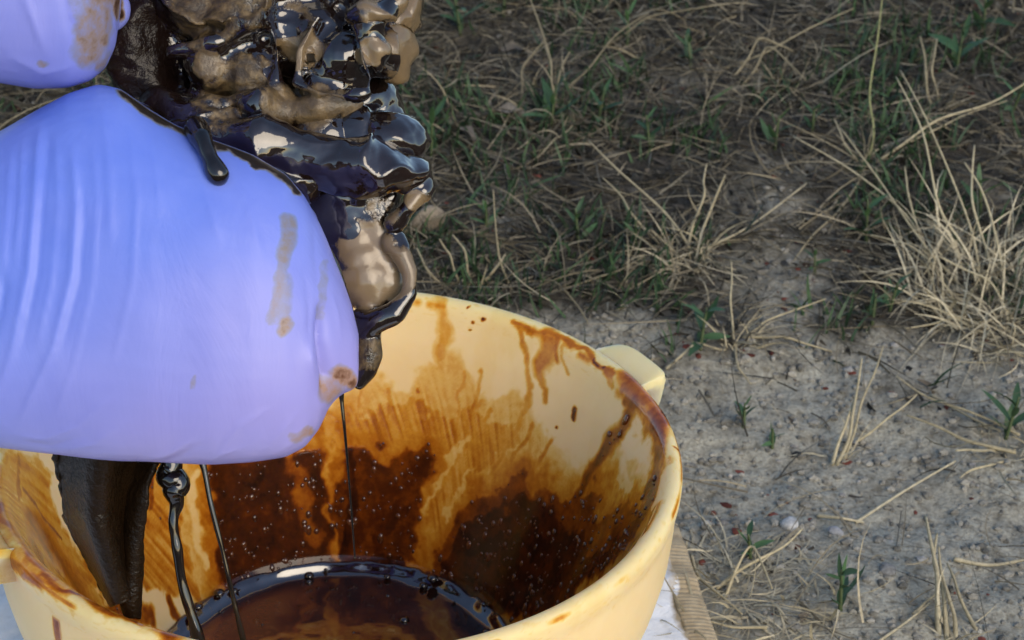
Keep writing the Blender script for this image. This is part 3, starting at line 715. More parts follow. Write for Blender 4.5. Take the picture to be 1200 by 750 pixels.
stn = [(.38, 12, [(337, 258), (338, 285), (334, 300)]), (.33, 9, [(333, 305), (325, 340), (318, 375)]), (.52, 10, [(337, 378), (330, 388)]), (.28, 14, [(335, 330), (330, 370)]), (.26, 7, [(380, 310), (378, 370)]), (.66, 13, [(402, 438), (412, 448)]), (.4, 14, [(392, 455), (385, 462)]),
       (.4, 9, [(345, 512), (362, 506)]), (.36, 4, [(226, 455), (229, 440)]), (.5, 5, [(380, 440), (383, 460)]), (1.35, 13, [(150, 106), (195, 136), (230, 152), (262, 168)]), (1.3, 10, [(262, 166), (290, 182), (330, 200), (352, 222)]), (1.3, 7, [(296, 184), (300, 192)]), (1.3, 9, [(232, 160), (242, 178)])]
glove(low, fing, thumb, folds, stn, 'lower gloved fist with a brown smear on the back')
# the upper fist, cut by the top of the picture
D1 = .625
upr = [(-260, -250, 40, D1, .028), (-180, -280, 70, D1, .030), (-100, -300, 88, D1, .032), (-40, -310, 95, D1, .033), (0, -315, 98, D1, .033), (40, -310, 104, D1, .032), (80, -300, 103, D1, .030), (105, -285, 95, D1+.001, .027), (124, -260, 80, D1+.002, .022), (136, -230, 55, D1+.003, .015), (142, -190, 15, D1+.004, .008)]
fing2 = [([(100, yy, D1+.004), (126, yy+6, D1+.014), (120, yy+6, D1+.044), (60, yy+6, D1+.060), (0, yy+6, D1+.052)], [30, 28, 30, 28, 23]) for yy in (-215, -145, -75, 5)]
thumb2 = ([(-60, -270, D1), (20, -300, D1+.012), (90, -280, D1+.040), (150, -250, D1+.052)], [38, 36, 34, 26])
folds2 = [(.8, 7, [(20, -100), (30, 0), (60, 80)]), (-.8, 7, [(60, -100), (80, 20), (110, 80)]), (.6, 6, [(0, 60), (50, 85), (100, 75)])]
stn2 = [(.6, 18, [(118, -60), (122, 0), (116, 45)]), (.55, 26, [(105, -40), (112, 10), (105, 60)]), (.4, 18, [(88, -30), (95, 15)]), (.45, 6, [(46, 72), (52, 74)]), (.8, 7, [(135, -40), (140, 20)]), (.5, 10, [(120, 78), (132, 66)])]
glove(upr, fing2, thumb2, folds2, stn2, 'upper gloved fist with a rust-brown smear near the rag', .36)
MSLEEVE = mat_simple('grey_green_sleeve', (.10, .12, .10), (.16, .18, .15), 90, .9, .002)
def sleeve(a, b, c, ra, rb, rc):
    V, Nn, F = voxel_union(chain([a, b, c], [ra, rb, rc], .25), [], .003, 6)
    V = V+Nn*(.006*(fbm(V[:, 0]*30, V[:, 1]*30, V[:, 2]*30, oct=3, seed=2)-.5))[:, None]
    o = link('sleeve', mesh_np('sleeve', under(person, V), F, MSLEEVE), person)
    return o
sleeve(at(-190, 350, .62), at(-640, 420, .60), at(-1150, 300, .58), .037, .044, .055)
sleeve(at(-240, -110, .625), at(-700, -120, .62), at(-1180, 60, .60), .039, .045, .055)

# ------------------------------------------------------------------ the oil-soaked rag
rag = empty('oil_soaked_rag', tuple(at(300, 200, .66)))
tag(rag, 'crumpled rag drenched in glossy black-brown oil, squeezed between the gloved fists', 'rag')
def B(*q): return [(at(x, y, d), r*PXM) for x, y, d, r in q]
def C(*q): return chain([at(x, y, d) for x, y, d, r in q], [r*PXM for x, y, d, r in q])
blobs = []
blobs += C((165, -260, .675, 55), (170, -60, .672, 50), (168, 60, .668, 42), (180, 150, .668, 40))
blobs += B((235, 5, .662, 52), (285, 15, .658, 50), (250, 75, .655, 42), (290, 80, .655, 42), (340, 40, .664, 55), (330, -40, .665, 70), (250, -60, .665, 70), (420, -40, .668, 62))
blobs += B((372, 45, .66, 48), (400, 70, .652, 40), (385, 88, .652, 30), (432, 62, .652, 30), (455, 60, .66, 30), (466, 12, .665, 24), (440, 20, .664, 40), (300, 150, .66, 52), (230, 135, .66, 40))
blobs += C((205, 116, .65, 10), (240, 130, .646, 16), (275, 122, .648, 11), (310, 120, .645, 17), (340, 132, .648, 10), (372, 124, .645, 15), (410, 122, .65, 8))
blobs += C((200, 60, .648, 12), (255, 52, .645, 14), (310, 28, .648, 12))
blobs += C((312, 0, .65, 9), (325, 60, .648, 8), (322, 100, .648, 8), (345, 132, .648, 8))
blobs += C((372, 20, .645, 10), (352, 60, .644, 12), (350, 95, .644, 9), (375, 108, .640, 6), (405, 112, .637, 5), (428, 106, .636, 5), (434, 92, .637, 5), (424, 70, .638, 5), (420, 30, .642, 6))
blobs += C((430, 35, .643, 12), (440, 60, .641, 13), (440, 78, .642, 11))
blobs += C((410, 20, .642, 9), (440, 14, .641, 10), (462, 2, .645, 8))
blobs += C((215, 158, .643, 18), (260, 165, .64, 22), (330, 172, .638, 26), (400, 190, .638, 28), (445, 198, .64, 28), (475, 205, .645, 20))
blobs += B((455, 165, .656, 40), (420, 160, .656, 36), (380, 165, .655, 40))
blobs += C((492, 205, .648, 7), (491, 225, .646, 10), (478, 245, .645, 9), (462, 262, .648, 10))
blobs += B((440, 240, .658, 30), (460, 300, .662, 24), (468, 325, .660, 20))
blobs += C((395, 225, .662, 48), (418, 285, .662, 48), (432, 325, .660, 44), (440, 348, .657, 26))
blobs += C((425, 232, .66, 40), (446, 300, .66, 36), (456, 330, .658, 28))
blobs += C((462, 285, .65, 14), (480, 320, .648, 11), (480, 345, .647, 11), (460, 366, .647, 13), (435, 378, .648, 14), (424, 390, .65, 12))
blobs += C((426, 378, .652, 20), (430, 398, .652, 17), (433, 415, .652, 17), (429, 434, .652, 13), (421, 450, .652, 8))
blobs += B((300, 235, .672, 50), (290, 310, .672, 48), (280, 390, .670, 46), (240, 460, .668, 48), (180, 500, .668, 48), (125, 510, .668, 44))
blobs += C((190, 120, .652, 26), (225, 145, .648, 30), (270, 165, .645, 28), (320, 190, .642, 24), (355, 220, .642, 18))
blobs += B((210, 60, .676, 50), (215, 120, .674, 45), (300, 60, .68, 62), (300, 130, .678, 58), (370, 80, .678, 52), (370, 140, .676, 50), (200, 0, .68, 55), (400, 20, .68, 55), (430, 130, .672, 40), (420, 205, .668, 44))
V, Nn, F = voxel_union(blobs, [], .0008, 9, .5)
sx, sy, sz = survey(V)
q = np.stack([V[:, 0], V[:, 1], V[:, 2]], 1)
wv = .012*(np.stack([fbm(q[:, 0]*70, q[:, 1]*70, q[:, 2]*70, oct=2, seed=s_) for s_ in (1, 2, 3)], 1)-.5)
q2 = q+wv
rg = 1-np.abs(2*fbm(q2[:, 0]*62, q2[:, 1]*62, q2[:, 2]*85, oct=3, seed=15)-1)
lf = sstep(470, 380, sy)
rough_zone = np.clip(1-sstep(215, 250, sy)*.72, 0, 1)*lf
rg2 = 1-np.abs(2*fbm(q2[:, 0]*24+5, q2[:, 1]*24, q2[:, 2]*44, oct=2, seed=25)-1)
d = (rg**3-.35)*.0007*rough_zone+(rg2**3-.35)*.0060*rough_zone+.0004*(fbm(q[:, 0]*230, q[:, 1]*230, q[:, 2]*230, oct=3, seed=19)-.5)*rough_zone
V = V+Nn*d[:, None]
tanv = np.zeros(len(V)); hue = np.zeros(len(V))  # tan spots paint in warm reflections; brown ones are the rag's own coating
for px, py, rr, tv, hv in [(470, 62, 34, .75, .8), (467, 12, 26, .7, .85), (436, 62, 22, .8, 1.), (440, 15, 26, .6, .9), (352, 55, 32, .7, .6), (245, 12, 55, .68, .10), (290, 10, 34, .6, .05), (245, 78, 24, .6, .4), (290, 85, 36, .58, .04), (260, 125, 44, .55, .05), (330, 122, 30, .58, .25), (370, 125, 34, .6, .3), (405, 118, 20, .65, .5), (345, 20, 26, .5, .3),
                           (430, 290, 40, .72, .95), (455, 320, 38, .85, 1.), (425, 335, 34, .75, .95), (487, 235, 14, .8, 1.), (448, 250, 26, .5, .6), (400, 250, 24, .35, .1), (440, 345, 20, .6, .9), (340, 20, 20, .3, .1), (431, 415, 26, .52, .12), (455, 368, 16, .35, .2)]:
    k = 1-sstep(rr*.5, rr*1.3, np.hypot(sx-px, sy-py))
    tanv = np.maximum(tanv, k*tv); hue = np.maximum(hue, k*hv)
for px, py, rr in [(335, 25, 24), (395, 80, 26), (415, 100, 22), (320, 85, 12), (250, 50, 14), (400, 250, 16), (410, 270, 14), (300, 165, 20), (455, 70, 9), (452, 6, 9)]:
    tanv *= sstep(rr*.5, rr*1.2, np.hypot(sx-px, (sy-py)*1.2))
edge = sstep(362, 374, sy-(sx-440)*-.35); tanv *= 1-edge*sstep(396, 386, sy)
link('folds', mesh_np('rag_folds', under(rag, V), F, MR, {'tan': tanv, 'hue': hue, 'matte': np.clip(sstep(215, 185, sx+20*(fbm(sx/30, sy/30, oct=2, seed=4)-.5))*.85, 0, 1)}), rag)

# the wet corner of the rag that hangs below the fist
nu, nv = 90, 110
U, W = np.meshgrid(np.linspace(0, 1, nu), np.linspace(0, 1, nv), indexing='ij')
lx = np.interp(W, [0, .15, .5, .85, 1], [52, 57, 75, 118, 136]); rx = np.interp(W, [0, .1, .35, .6, .85, 1], [215, 200, 176, 164, 158, 156])
ly = np.interp(W, [0, 1], [490, 700]); 
px_ = lx+(rx-lx)*U
py_ = ly+18*U*W+6*np.sin(U*7+1)*W**2
dep = .668+.026*W+.009*np.sin(U*10.+W*1.5)*(1-.4*W)-.012*np.sin(math.pi*U)+.004*(fbm(U*6, W*3, oct=3, seed=44)-.5)
rag_edge = (vnoise(W*55, U*0, seed=8)-.5)*1.5*(U > .97)-(vnoise(W*40, U*0+3, seed=9)-.5)*4*(U < .03)
P3 = CAM+(_fw+_rt*((px_+rag_edge)[..., None]-600)/FPX+_up*(375-py_[..., None])/FPX)*dep[..., None]
I = np.arange(nu*nv).reshape(nu, nv)
F = np.stack([I[:-1, :-1], I[1:, :-1], I[1:, 1:], I[:-1, 1:]], -1).reshape(-1, 4)
o = link('hanging_corner', mesh_np('hanging_corner', under(rag, P3.reshape(-1, 3)), F, MW), rag)
o['label'] = 'dark wet corner hanging into the basin'
m_ = o.modifiers.new('thick', 'SOLIDIFY'); m_.thickness = .003; m_.offset = -1
m_ = o.modifiers.new('sub', 'SUBSURF'); m_.levels = 1; m_.render_levels = 1

def tube(name, pts, rads, parent, mat, sides=10, sub=6, label=None):
    P = np.array(pts, float); n = (len(P)-1)*sub+1
    tt = np.linspace(0, len(P)-1, n)
    # Catmull-Rom
    def cr(A, t):
        i = np.clip(np.floor(t).astype(int), 0, len(A)-2); f = (t-i)
        g = lambda k: A[np.clip(k, 0, len(A)-1)]
        f = f[:, None] if A.ndim > 1 else f
        return .5*((2*g(i))+(-g(i-1)+g(i+1))*f+(2*g(i-1)-5*g(i)+4*g(i+1)-g(i+2))*f**2+(-g(i-1)+3*g(i)-3*g(i+1)+g(i+2))*f**3)
    Cc = cr(P, tt); Rr = np.maximum(cr(np.array(rads, float), tt), 1e-5)*(.88+.24*vnoise(tt*2.3, tt*0, seed=len(pts)))
    T = np.gradient(Cc, axis=0); T /= np.linalg.norm(T, axis=1)[:, None]+1e-12
    ref = np.array([0, 1, 0]) if abs(T[:, 1]).mean() < .8 else np.array([1, 0, 0])
    A = np.cross(T, ref); A /= np.linalg.norm(A, axis=1)[:, None]; Bv = np.cross(T, A)
    an = np.linspace(0, 2*math.pi, sides, endpoint=False)
    V = (Cc[:, None]+Rr[:, None, None]*(A[:, None]*np.cos(an)[None, :, None]+Bv[:, None]*np.sin(an)[None, :, None])).reshape(-1, 3)
    I = np.arange(n*sides).reshape(n, sides); J = np.roll(I, -1, 1)
    F = [tuple(f) for f in np.stack([I[:-1], I[1:], J[1:], J[:-1]], -1).reshape(-1, 4)]
    F.append(tuple(I[0])); F.append(tuple(I[-1][::-1]))
    if parent is not None: V = under(parent, V)
    o = link(name, mesh_np(name, V, F, mat), parent)
    if label: o['label'] = label
    return o
def strand(q, label):
    return tube('oil_strand', [at(x, y, d) for x, y, d, r in q], [r*PXM for x, y, d, r in q], rag, MSTRAND, 12, 8, label)
strand([(196, 520, .672, 14), (201, 545, .672, 13), (196, 556, .672, 16), (209, 566, .672, 17), (204, 576, .672, 15), (207, 590, .673, 9), (203, 612, .673, 6), (208, 645, .675, 6.5), (214, 685, .678, 6), (230, 740, .682, 8), (240, 790, .686, 9)], 'thick ropy oil strand with a knot at its top')
strand([(228, 525, .672, 7), (238, 545, .672, 4.4), (247, 590, .674, 3.6), (262, 650, .678, 3.2), (273, 700, .682, 3.4), (285, 750, .686, 3.8), (294, 800, .69, 5)], 'thin oil strand falling into the basin')
strand([(399, 452, .645, 4), (401, 475, .646, 2.4), (404, 505, .648, 1.8), (408, 550, .652, 1.5), (412, 600, .656, 1.3), (416, 655, .660, 1.2)], 'hair-thin oil strand below the fingertip')
# oil running over the top edge of the lower glove
def drip(q, label=None):
    rr = np.random.default_rng(len(q))
    ch = chain([at(x, y, d) for x, y, d, r in q], [r*PXM for x, y, d, r in q], .3)
    V, Nn, F = voxel_union(ch, [], .0007, 3, .5)
    V = V+Nn*(.0010*(fbm(V[:, 0]*130, V[:, 1]*130, V[:, 2]*130, oct=2, seed=6)-.5))[:, None]
    o = link('oil_run', mesh_np('oil_run', under(rag, V), F, MSTRAND), rag)
    if label: o['label'] = label
drip([(230, 150, .612, 15), (236, 162, .6045, 13), (241, 174, .6010, 10), (246, 186, .5995, 9), (252, 197, .5985, 12), (256, 204, .5982, 13), (257, 207, .599, 11)], 'black drip with a round end on the lower glove')
drip([(380, 285, .628, 5), (392, 310, .631, 6), (404, 345, .634, 6), (413, 375, .637, 5)])
# ------------------------------------------------------------------ vegetation
def strips(base, d0, bend, length, width, col, nseg=5, up0=None):
    """curved tapering blades: base (n,3), d0 start direction (n,3), bend (n,3) added along the way"""
    n = len(base); V = np.zeros((n, nseg+1, 2, 3)); 
    t = np.linspace(0, 1, nseg+1)
    p = base.copy(); P = [p.copy()]; Dn = []
    for k in range(nseg):
        d = d0+bend*(t[k]+.5/nseg); d /= np.linalg.norm(d, axis=1)[:, None]+1e-9
        Dn.append(d); p = p+d*(length/nseg)[:, None]; P.append(p.copy())
    Dn.append(Dn[-1])
    sd_ = np.cross(d0, rng.normal(size=(n, 3))); sd_ /= np.linalg.norm(sd_, axis=1)[:, None]+1e-9
    for k in range(nseg+1):
        wk = width*(1-t[k]**2*.9)*.5
        V[:, k, 0] = P[k]-sd_*wk[:, None]; V[:, k, 1] = P[k]+sd_*wk[:, None]
    I = np.arange(n*(nseg+1)*2).reshape(n, nseg+1, 2)
    F = np.stack([I[:, :-1, 0], I[:, :-1, 1], I[:, 1:, 1], I[:, 1:, 0]], -1).reshape(-1, 4)
    c = np.repeat(col, (nseg+1)*2, 0)
    return V.reshape(-1, 3), F, c
def scatter(n, accept, xlo=-.42, xhi=.55, ylo=.05, yhi=.82):
    out = np.zeros((0, 2))
    while len(out) < n:
        p = np.c_[rng.uniform(xlo, xhi, n), rng.uniform(ylo, yhi, n)]
        p = p[np.hypot(p[:, 0], p[:, 1]) > .165]
        out = np.r_[out, p[rng.random(len(p)) < accept(p[:, 0], p[:, 1])]]
    return out[:n]
def lay(p, h=0): return np.c_[p, gh(p[:, 0], p[:, 1])+h]
def vdens(x, y): return sstep(.35, .85, vegmask(x, y))
# matted dry litter
n = 30000; b = lay(scatter(n, lambda x, y: vdens(x, y)*.95+.02), .002)
a = rng.uniform(0, 6.283, n); el = np.abs(rng.normal(.15, .35, n))
d0 = np.c_[np.cos(a)*np.cos(el), np.sin(a)*np.cos(el), np.sin(el)]
bend = np.c_[rng.normal(0, .7, (n, 2)), rng.normal(-.35, .4, n)]
shade = rng.random(n)**1.8
col = np.array([.024, .021, .0155])+shade[:, None]*np.array([.19, .165, .115])
v, f, c = strips(b, d0, bend, rng.uniform(.010, .045, n), rng.uniform(.0005, .0014, n), col)
tag(link('dry_litter', mesh_np('dry_litter', v, f, MSTRAW, {'col': c})), 'matted dry grass litter covering the shaded slope', kind='stuff')
# dead leaf flakes
n = 5200; b = lay(scatter(n, lambda x, y: vdens(x, y)*.97+.03), .001)
a = rng.uniform(0, 6.283, n); el = rng.normal(.1, .3, n)
d0 = np.c_[np.cos(a)*np.cos(el), np.sin(a)*np.cos(el), np.sin(el)]
col = np.array([.016, .0135, .011])+(rng.random((n, 1))**2.2)*np.array([.09, .073, .053])
v, f, c = strips(b, d0, rng.normal(0, .5, (n, 3)), rng.uniform(.003, .011, n), rng.uniform(.0015, .0052, n), col, 3)
tag(link('leaf_flakes', mesh_np('leaf_flakes', v, f, MSTRAW, {'col': c})), 'dark dead leaf flakes rotting between the grass', kind='stuff')
# short green grass
n = 9000
gn = lambda x, y: vdens(x, y)*sstep(.5, .68, fbm(x*16, y*16, oct=3, seed=66)+.10*(x < .2))
b = lay(scatter(n, gn))
a = rng.uniform(0, 6.283, n); el = rng.normal(1.1, .3, n)
d0 = np.c_[np.cos(a)*np.cos(el), np.sin(a)*np.cos(el), np.sin(el)]
col = np.array([.016, .036, .016])+rng.random((n, 1))*np.array([.04, .07, .03])
v, f, c = strips(b, d0, np.c_[rng.normal(0, .4, (n, 2)), rng.normal(-.2, .3, n)], rng.uniform(.008, .028, n), rng.uniform(.0011, .0028, n), col)
tag(link('green_grass', mesh_np('green_grass', v, f, MGRASS, {'col': c})), 'short dark green grass sprouting through the litter', kind='stuff')
# loose pale straw over everything
n = 3200; b = lay(scatter(n, lambda x, y: .26+.7*vdens(x, y)), .004)
a = rng.uniform(0, 6.283, n); el = np.abs(rng.normal(.2, .3, n))
d0 = np.c_[np.cos(a)*np.cos(el), np.sin(a)*np.cos(el), np.sin(el)]
col = np.array([.10, .085, .058])+rng.random((n, 1))**1.8*np.array([.26, .225, .155])
v, f, c = strips(b, d0, np.c_[rng.normal(0, .5, (n, 2)), rng.normal(-.4, .3, n)], rng.uniform(.015, .07, n), rng.uniform(.0006, .0013, n), col)
tag(link('loose_straw', mesh_np('loose_straw', v, f, MSTRAW, {'col': c})), 'loose pale straw strewn over soil and litter', kind='stuff')
# soil crumbs and small gravel
I1, IF1 = ico(1)
def crumbs(name, n, rlo, rhi, pw, cfun, acc, label, flat=.75):
    p = lay(scatter(n, acc)); r = rlo+(rhi-rlo)*rng.random(n)**pw
    jit = 1+.45*(rng.random((n, len(I1), 1))-.5)
    sc = r[:, None]*(.7+.6*rng.random((n, 3)))*np.array([1, 1, flat])
    v = p[:, None]+I1[None]*jit*sc[:, None]; v[..., 2] += (r*.15)[:, None]
    f = (IF1[None]+(np.arange(n)*len(I1))[:, None, None]).reshape(-1, 3)
    c = np.repeat(cfun(n), len(I1), 0)
    tag(link(name, mesh_np(name, v.reshape(-1, 3), f, MSTONE, {'col': c}, smooth=False)), label, kind='stuff')
bare = lambda x, y: 1-.93*vdens(x, y)
crumbs('soil_crumbs', 7500, .0004, .0028, 3.4, lambda n: np.array([.24, .225, .19])*(.55+.8*rng.random((n, 1))), bare, 'grey soil crumbs scattered over the bare ground')
crumbs('gravel', 160, .0010, .0036, 2.8, lambda n: np.array([.30, .28, .25])*(.6+.7*rng.random((n, 1))), bare, 'small pale gravel on the bare ground')
crumbs('red_leaf_litter', 700, .0008, .0030, 1.5, lambda n: np.array([.15, .045, .032])*(.45+.8*rng.random((n, 1))), lambda x, y: .15+.8*sstep(.5, .7, fbm(x*20+9, y*20, oct=2, seed=81)), 'bits of reddish dead leaves on the soil', .3)

# ---- tufts of dry grass that can be told apart
def tuft(name, base, tips, nb, spread, lrange, label, cat='grass tuft', tone=1., wd=(.0011, .0023), group='dry grass tufts', basr=.012, green=0.):
    B0 = gp(*base)
    root = empty(name, tuple(B0)); tag(root, label, cat, group)
    nb2 = int(nb*1.45)
    a = rng.uniform(0, 6.283, nb2); rr = basr*1.35*np.sqrt(rng.random(nb2))
    bx, by = B0[0]+rr*np.cos(a), B0[1]+rr*np.sin(a)
    b = np.c_[bx, by, gh(bx, by)-.001]
    lean_ = rng.uniform(0, 6.283)
    a2 = np.where(rng.random(nb2) < .55, a+rng.normal(0, .8, nb2), lean_+rng.normal(0, .9, nb2)); el = rng.normal(spread, .45, nb2)
    d0 = np.c_[np.cos(a2)*np.cos(el), np.sin(a2)*np.cos(el), np.abs(np.sin(el))]
    bend = np.c_[np.cos(a2)*.5+rng.normal(0, .7, nb2), np.sin(a2)*.5+rng.normal(0, .7, nb2), rng.normal(-.75, .6, nb2)]
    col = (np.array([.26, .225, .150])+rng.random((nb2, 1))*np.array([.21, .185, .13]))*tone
    if green: 
        g = rng.random(nb2) < green; col[g] = np.array([.12, .15, .055])*(.6+.6*rng.random((g.sum(), 1)))
    v, f, c = strips(b, d0, bend, lrange[0]*.5+(lrange[1]*1.1-lrange[0]*.5)*rng.random(nb2)**1.3, rng.uniform(wd[0]*.6, wd[1]*.72, nb2), col, 6)
    zmin = gh(v[:, 0], v[:, 1])+.0015; v[:, 2] = np.maximum(v[:, 2], zmin)
    link('blades', mesh_np('tuft_blades', under(root, v), f, MSTRAW, {'col': c}), root)
    # the long stems surveyed one by one
    for pts, r0 in tips:
        P0 = [np.array(gp(x, y, h)) for x, y, h in pts]; P = [P0[0]]
        for p_, q_ in zip(P0[:-1], P0[1:]):
            ln_ = np.linalg.norm(q_-p_); P += [p_*.5+q_*.5+rng.normal(0, .035*ln_, 3), q_]
        k = len(P); col_ = np.array([.36, .305, .19])*tone*(.8+.4*rng.random())
        if r0 < 0: col_ = np.array([.26, .26, .11]); r0 = -r0
        o = tube('stem', P, [r0*(1-.55*i/(k-1)) for i in range(k)], root, MSTRAW, 5, 5)
        at_ = o.data.attributes.new('col', 'FLOAT_COLOR', 'POINT'); nvt = len(o.data.vertices)
        at_.data.foreach_set('color', np.tile(np.r_[col_, 1.], nvt).astype(np.float32))
    return root
# heights: a point seen at (x, y) standing h metres above the ground behind it
tuft('dry_grass_tuft', (1150, 345), [([(1160, 340, .0), (1100, 240, .035), (1050, 90, .075)], .0011), ([(1150, 330, 0), (1120, 220, .035), (1055, 82, .07)], .001), ([(1140, 340, 0), (1060, 250, .02), (930, 160, .03)], .0010), ([(1120, 330, 0), (1065, 262, .02), (985, 150, .045)], .0009), ([(1170, 340, 0), (1140, 240, .03), (1142, 170, .05)], .0011), ([(1130, 350, 0), (1070, 290, .012), (1020, 275, .012)], .0009), ([(1180, 350, 0), (1160, 250, .03), (1130, 190, .05)], .0011), ([(1100, 330, 0), (1065, 230, .03), (1060, 195, .04)], .0010)], 430, .75, (.02, .065), 'largest pale dry grass tuft, at the right edge of the picture', basr=.036, wd=(.0012, .0026), tone=1.2)
tuft('dry_grass_tuft', (1195, 380), [([(1190, 380, .0), (1160, 330, .02), (1100, 300, .03)], .001), ([(1170, 385, 0), (1120, 372, .008), (1060, 385, .004)], .001)], 170, .45, (.02, .05), 'low matted straw spilling below the largest tuft at the right edge', basr=.03, tone=1.1)
tuft('tall_grass_stalk', (1016, 192), [([(1016, 192, .0), (1019, 110, .03), (1035, -15, .08)], -.0010), ([(1014, 195, 0), (980, 250, .003), (930, 305, .002)], .0012), ([(1010, 190, 0), (990, 170, .008), (978, 140, .015)], .0009), ([(1020, 195, 0), (1100, 140, .02), (1210, 92, .035)], .0011), ([(1022, 192, 0), (1100, 150, .012), (1180, 118, .015)], .0009)], 26, .7, (.015, .035), 'tall yellow-green upright grass stalk rising to the top edge', 'grass stalk', basr=.008)
tuft('dry_grass_tuft', (805, 305), [([(810, 300, 0), (835, 240, .02), (850, 205, .035)], .0012), ([(805, 300, 0), (825, 230, .03), (828, 192, .04)], .0011), ([(815, 305, 0), (770, 240, .02), (690, 165, .035)], .0011), ([(790, 300, 0), (740, 250, .012), (706, 208, .02)], .0010), ([(800, 305, 0), (780, 285, .01), (762, 268, .015)], .0012)], 120, .8, (.015, .045), 'dry tuft with two splayed stalks behind the basin, left of the bare patch', basr=.014)
tuft('dry_grass_tuft', (866, 395), [([(860, 400, 0), (856, 350, .015), (857, 305, .03)], .0009), ([(870, 395, 0), (920, 395, .006), (975, 412, .003)], .0011), ([(862, 400, 0), (865, 430, .004), (880, 450, .003)], .0010), ([(870, 395, 0), (900, 375, .006), (968, 350, .008)], .0009), ([(850, 410, 0), (838, 408, .004), (810, 400, .006)], .0009)], 38, .6, (.012, .032), 'small sprawling dry tuft just right of the basin lug handle', basr=.010)
tuft('dry_grass_tuft', (985, 535), [([(980, 545, 0), (1000, 480, .02), (1010, 420, .035)], .0012), ([(988, 540, 0), (1010, 470, .02), (1035, 405, .032)], .0010), ([(975, 545, 0), (990, 500, .014), (1000, 470, .02)], .0012), ([(1000, 520, 0), (1040, 490, .01), (1075, 462, .012)], .0009)], 14, .8, (.010, .026), 'thin upright dry tuft standing alone on the bare soil', basr=.007)
tuft('dry_grass_tuft', (1185, 530), [([(1190, 530, .004), (1130, 515, .006), (1062, 486, .01)], .0014), ([(1190, 528, .003), (1150, 528, .004), (1120, 528, .006)], .0013), ([(1195, 510, .004), (1130, 480, .008), (1050, 440, .012)], .0010), ([(1180, 540, 0), (1140, 550, .004), (1125, 560, .003)], .001)], 46, .4, (.012, .04), 'flattened straw tuft with long stems at the right edge above the bottom', basr=.016)
tuft('dry_grass_tuft', (1112, 742), [([(1100, 745, 0), (1098, 670, .015), (1085, 605, .025)], .0016), ([(1110, 750, 0), (1105, 690, .01), (1098, 625, .018)], .0015), ([(1120, 750, 0), (1112, 700, .01), (1100, 640, .02)], .0013), ([(1145, 740, 0), (1125, 700, .008), (1110, 660, .014)], .0012), ([(1070, 720, .002), (1085, 705, .004), (1100, 690, .006)], .001)], 12, .9, (.012, .03), 'bundle of bent straw stems at the bottom right', basr=.006)
tuft('dry_grass_tuft', (868, 705), [([(840, 690, 0), (890, 655, .012), (940, 620, .02)], .0011), ([(850, 700, 0), (880, 640, .015), (905, 690, .01)], .0009), ([(810, 650, .004), (835, 690, .005), (870, 720, .004)], .001), ([(900, 735, .002), (860, 735, .004), (820, 725, .004)], .001)], 260, .28, (.012, .036), 'tangled low straw tuft beside the cloth at the bottom', basr=.034)
tuft('dry_grass_tuft', (545, 335), [([(540, 335, 0), (528, 300, .015), (515, 280, .022)], .0011), ([(550, 335, 0), (545, 295, .018), (530, 275, .025)], .001), ([(560, 335, 0), (580, 315, .01), (592, 298, .012)], .0011), ([(520, 335, 0), (500, 315, .01), (488, 290, .015)], .001), ([(600, 340, 0), (585, 300, .02), (578, 222, .05)], .0008)], 70, .7, (.010, .03), 'pale greyish twiggy tuft right behind the basin rim beside the rag', basr=.020, tone=.85)
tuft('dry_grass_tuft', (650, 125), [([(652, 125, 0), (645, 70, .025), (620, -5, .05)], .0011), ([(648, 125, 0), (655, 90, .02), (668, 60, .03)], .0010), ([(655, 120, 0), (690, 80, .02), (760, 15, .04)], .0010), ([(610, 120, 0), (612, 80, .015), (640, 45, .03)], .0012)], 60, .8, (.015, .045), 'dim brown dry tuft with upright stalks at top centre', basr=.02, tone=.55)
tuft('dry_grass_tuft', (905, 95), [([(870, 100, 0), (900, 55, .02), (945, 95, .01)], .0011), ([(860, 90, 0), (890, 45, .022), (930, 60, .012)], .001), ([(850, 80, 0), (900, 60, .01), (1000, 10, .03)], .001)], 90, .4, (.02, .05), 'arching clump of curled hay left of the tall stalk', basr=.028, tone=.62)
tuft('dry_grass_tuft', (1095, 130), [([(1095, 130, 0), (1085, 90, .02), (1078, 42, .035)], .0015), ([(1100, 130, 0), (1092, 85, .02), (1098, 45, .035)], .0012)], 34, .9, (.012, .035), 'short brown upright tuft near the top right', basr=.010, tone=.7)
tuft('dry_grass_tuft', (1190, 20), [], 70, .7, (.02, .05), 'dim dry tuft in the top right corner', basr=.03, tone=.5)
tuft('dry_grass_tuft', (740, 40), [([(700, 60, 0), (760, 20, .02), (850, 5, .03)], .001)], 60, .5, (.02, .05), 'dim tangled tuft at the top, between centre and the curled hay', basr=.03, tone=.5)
tuft('dry_grass_tuft', (690, 330), [([(640, 345, 0), (700, 325, .006), (755, 300, .01)], .0010), ([(610, 330, 0), (650, 330, .006), (690, 380, .003)], .001)], 60, .35, (.012, .035), 'flat straw patch behind the basin between the pale twigs and the splayed tuft', basr=.025, tone=.6)
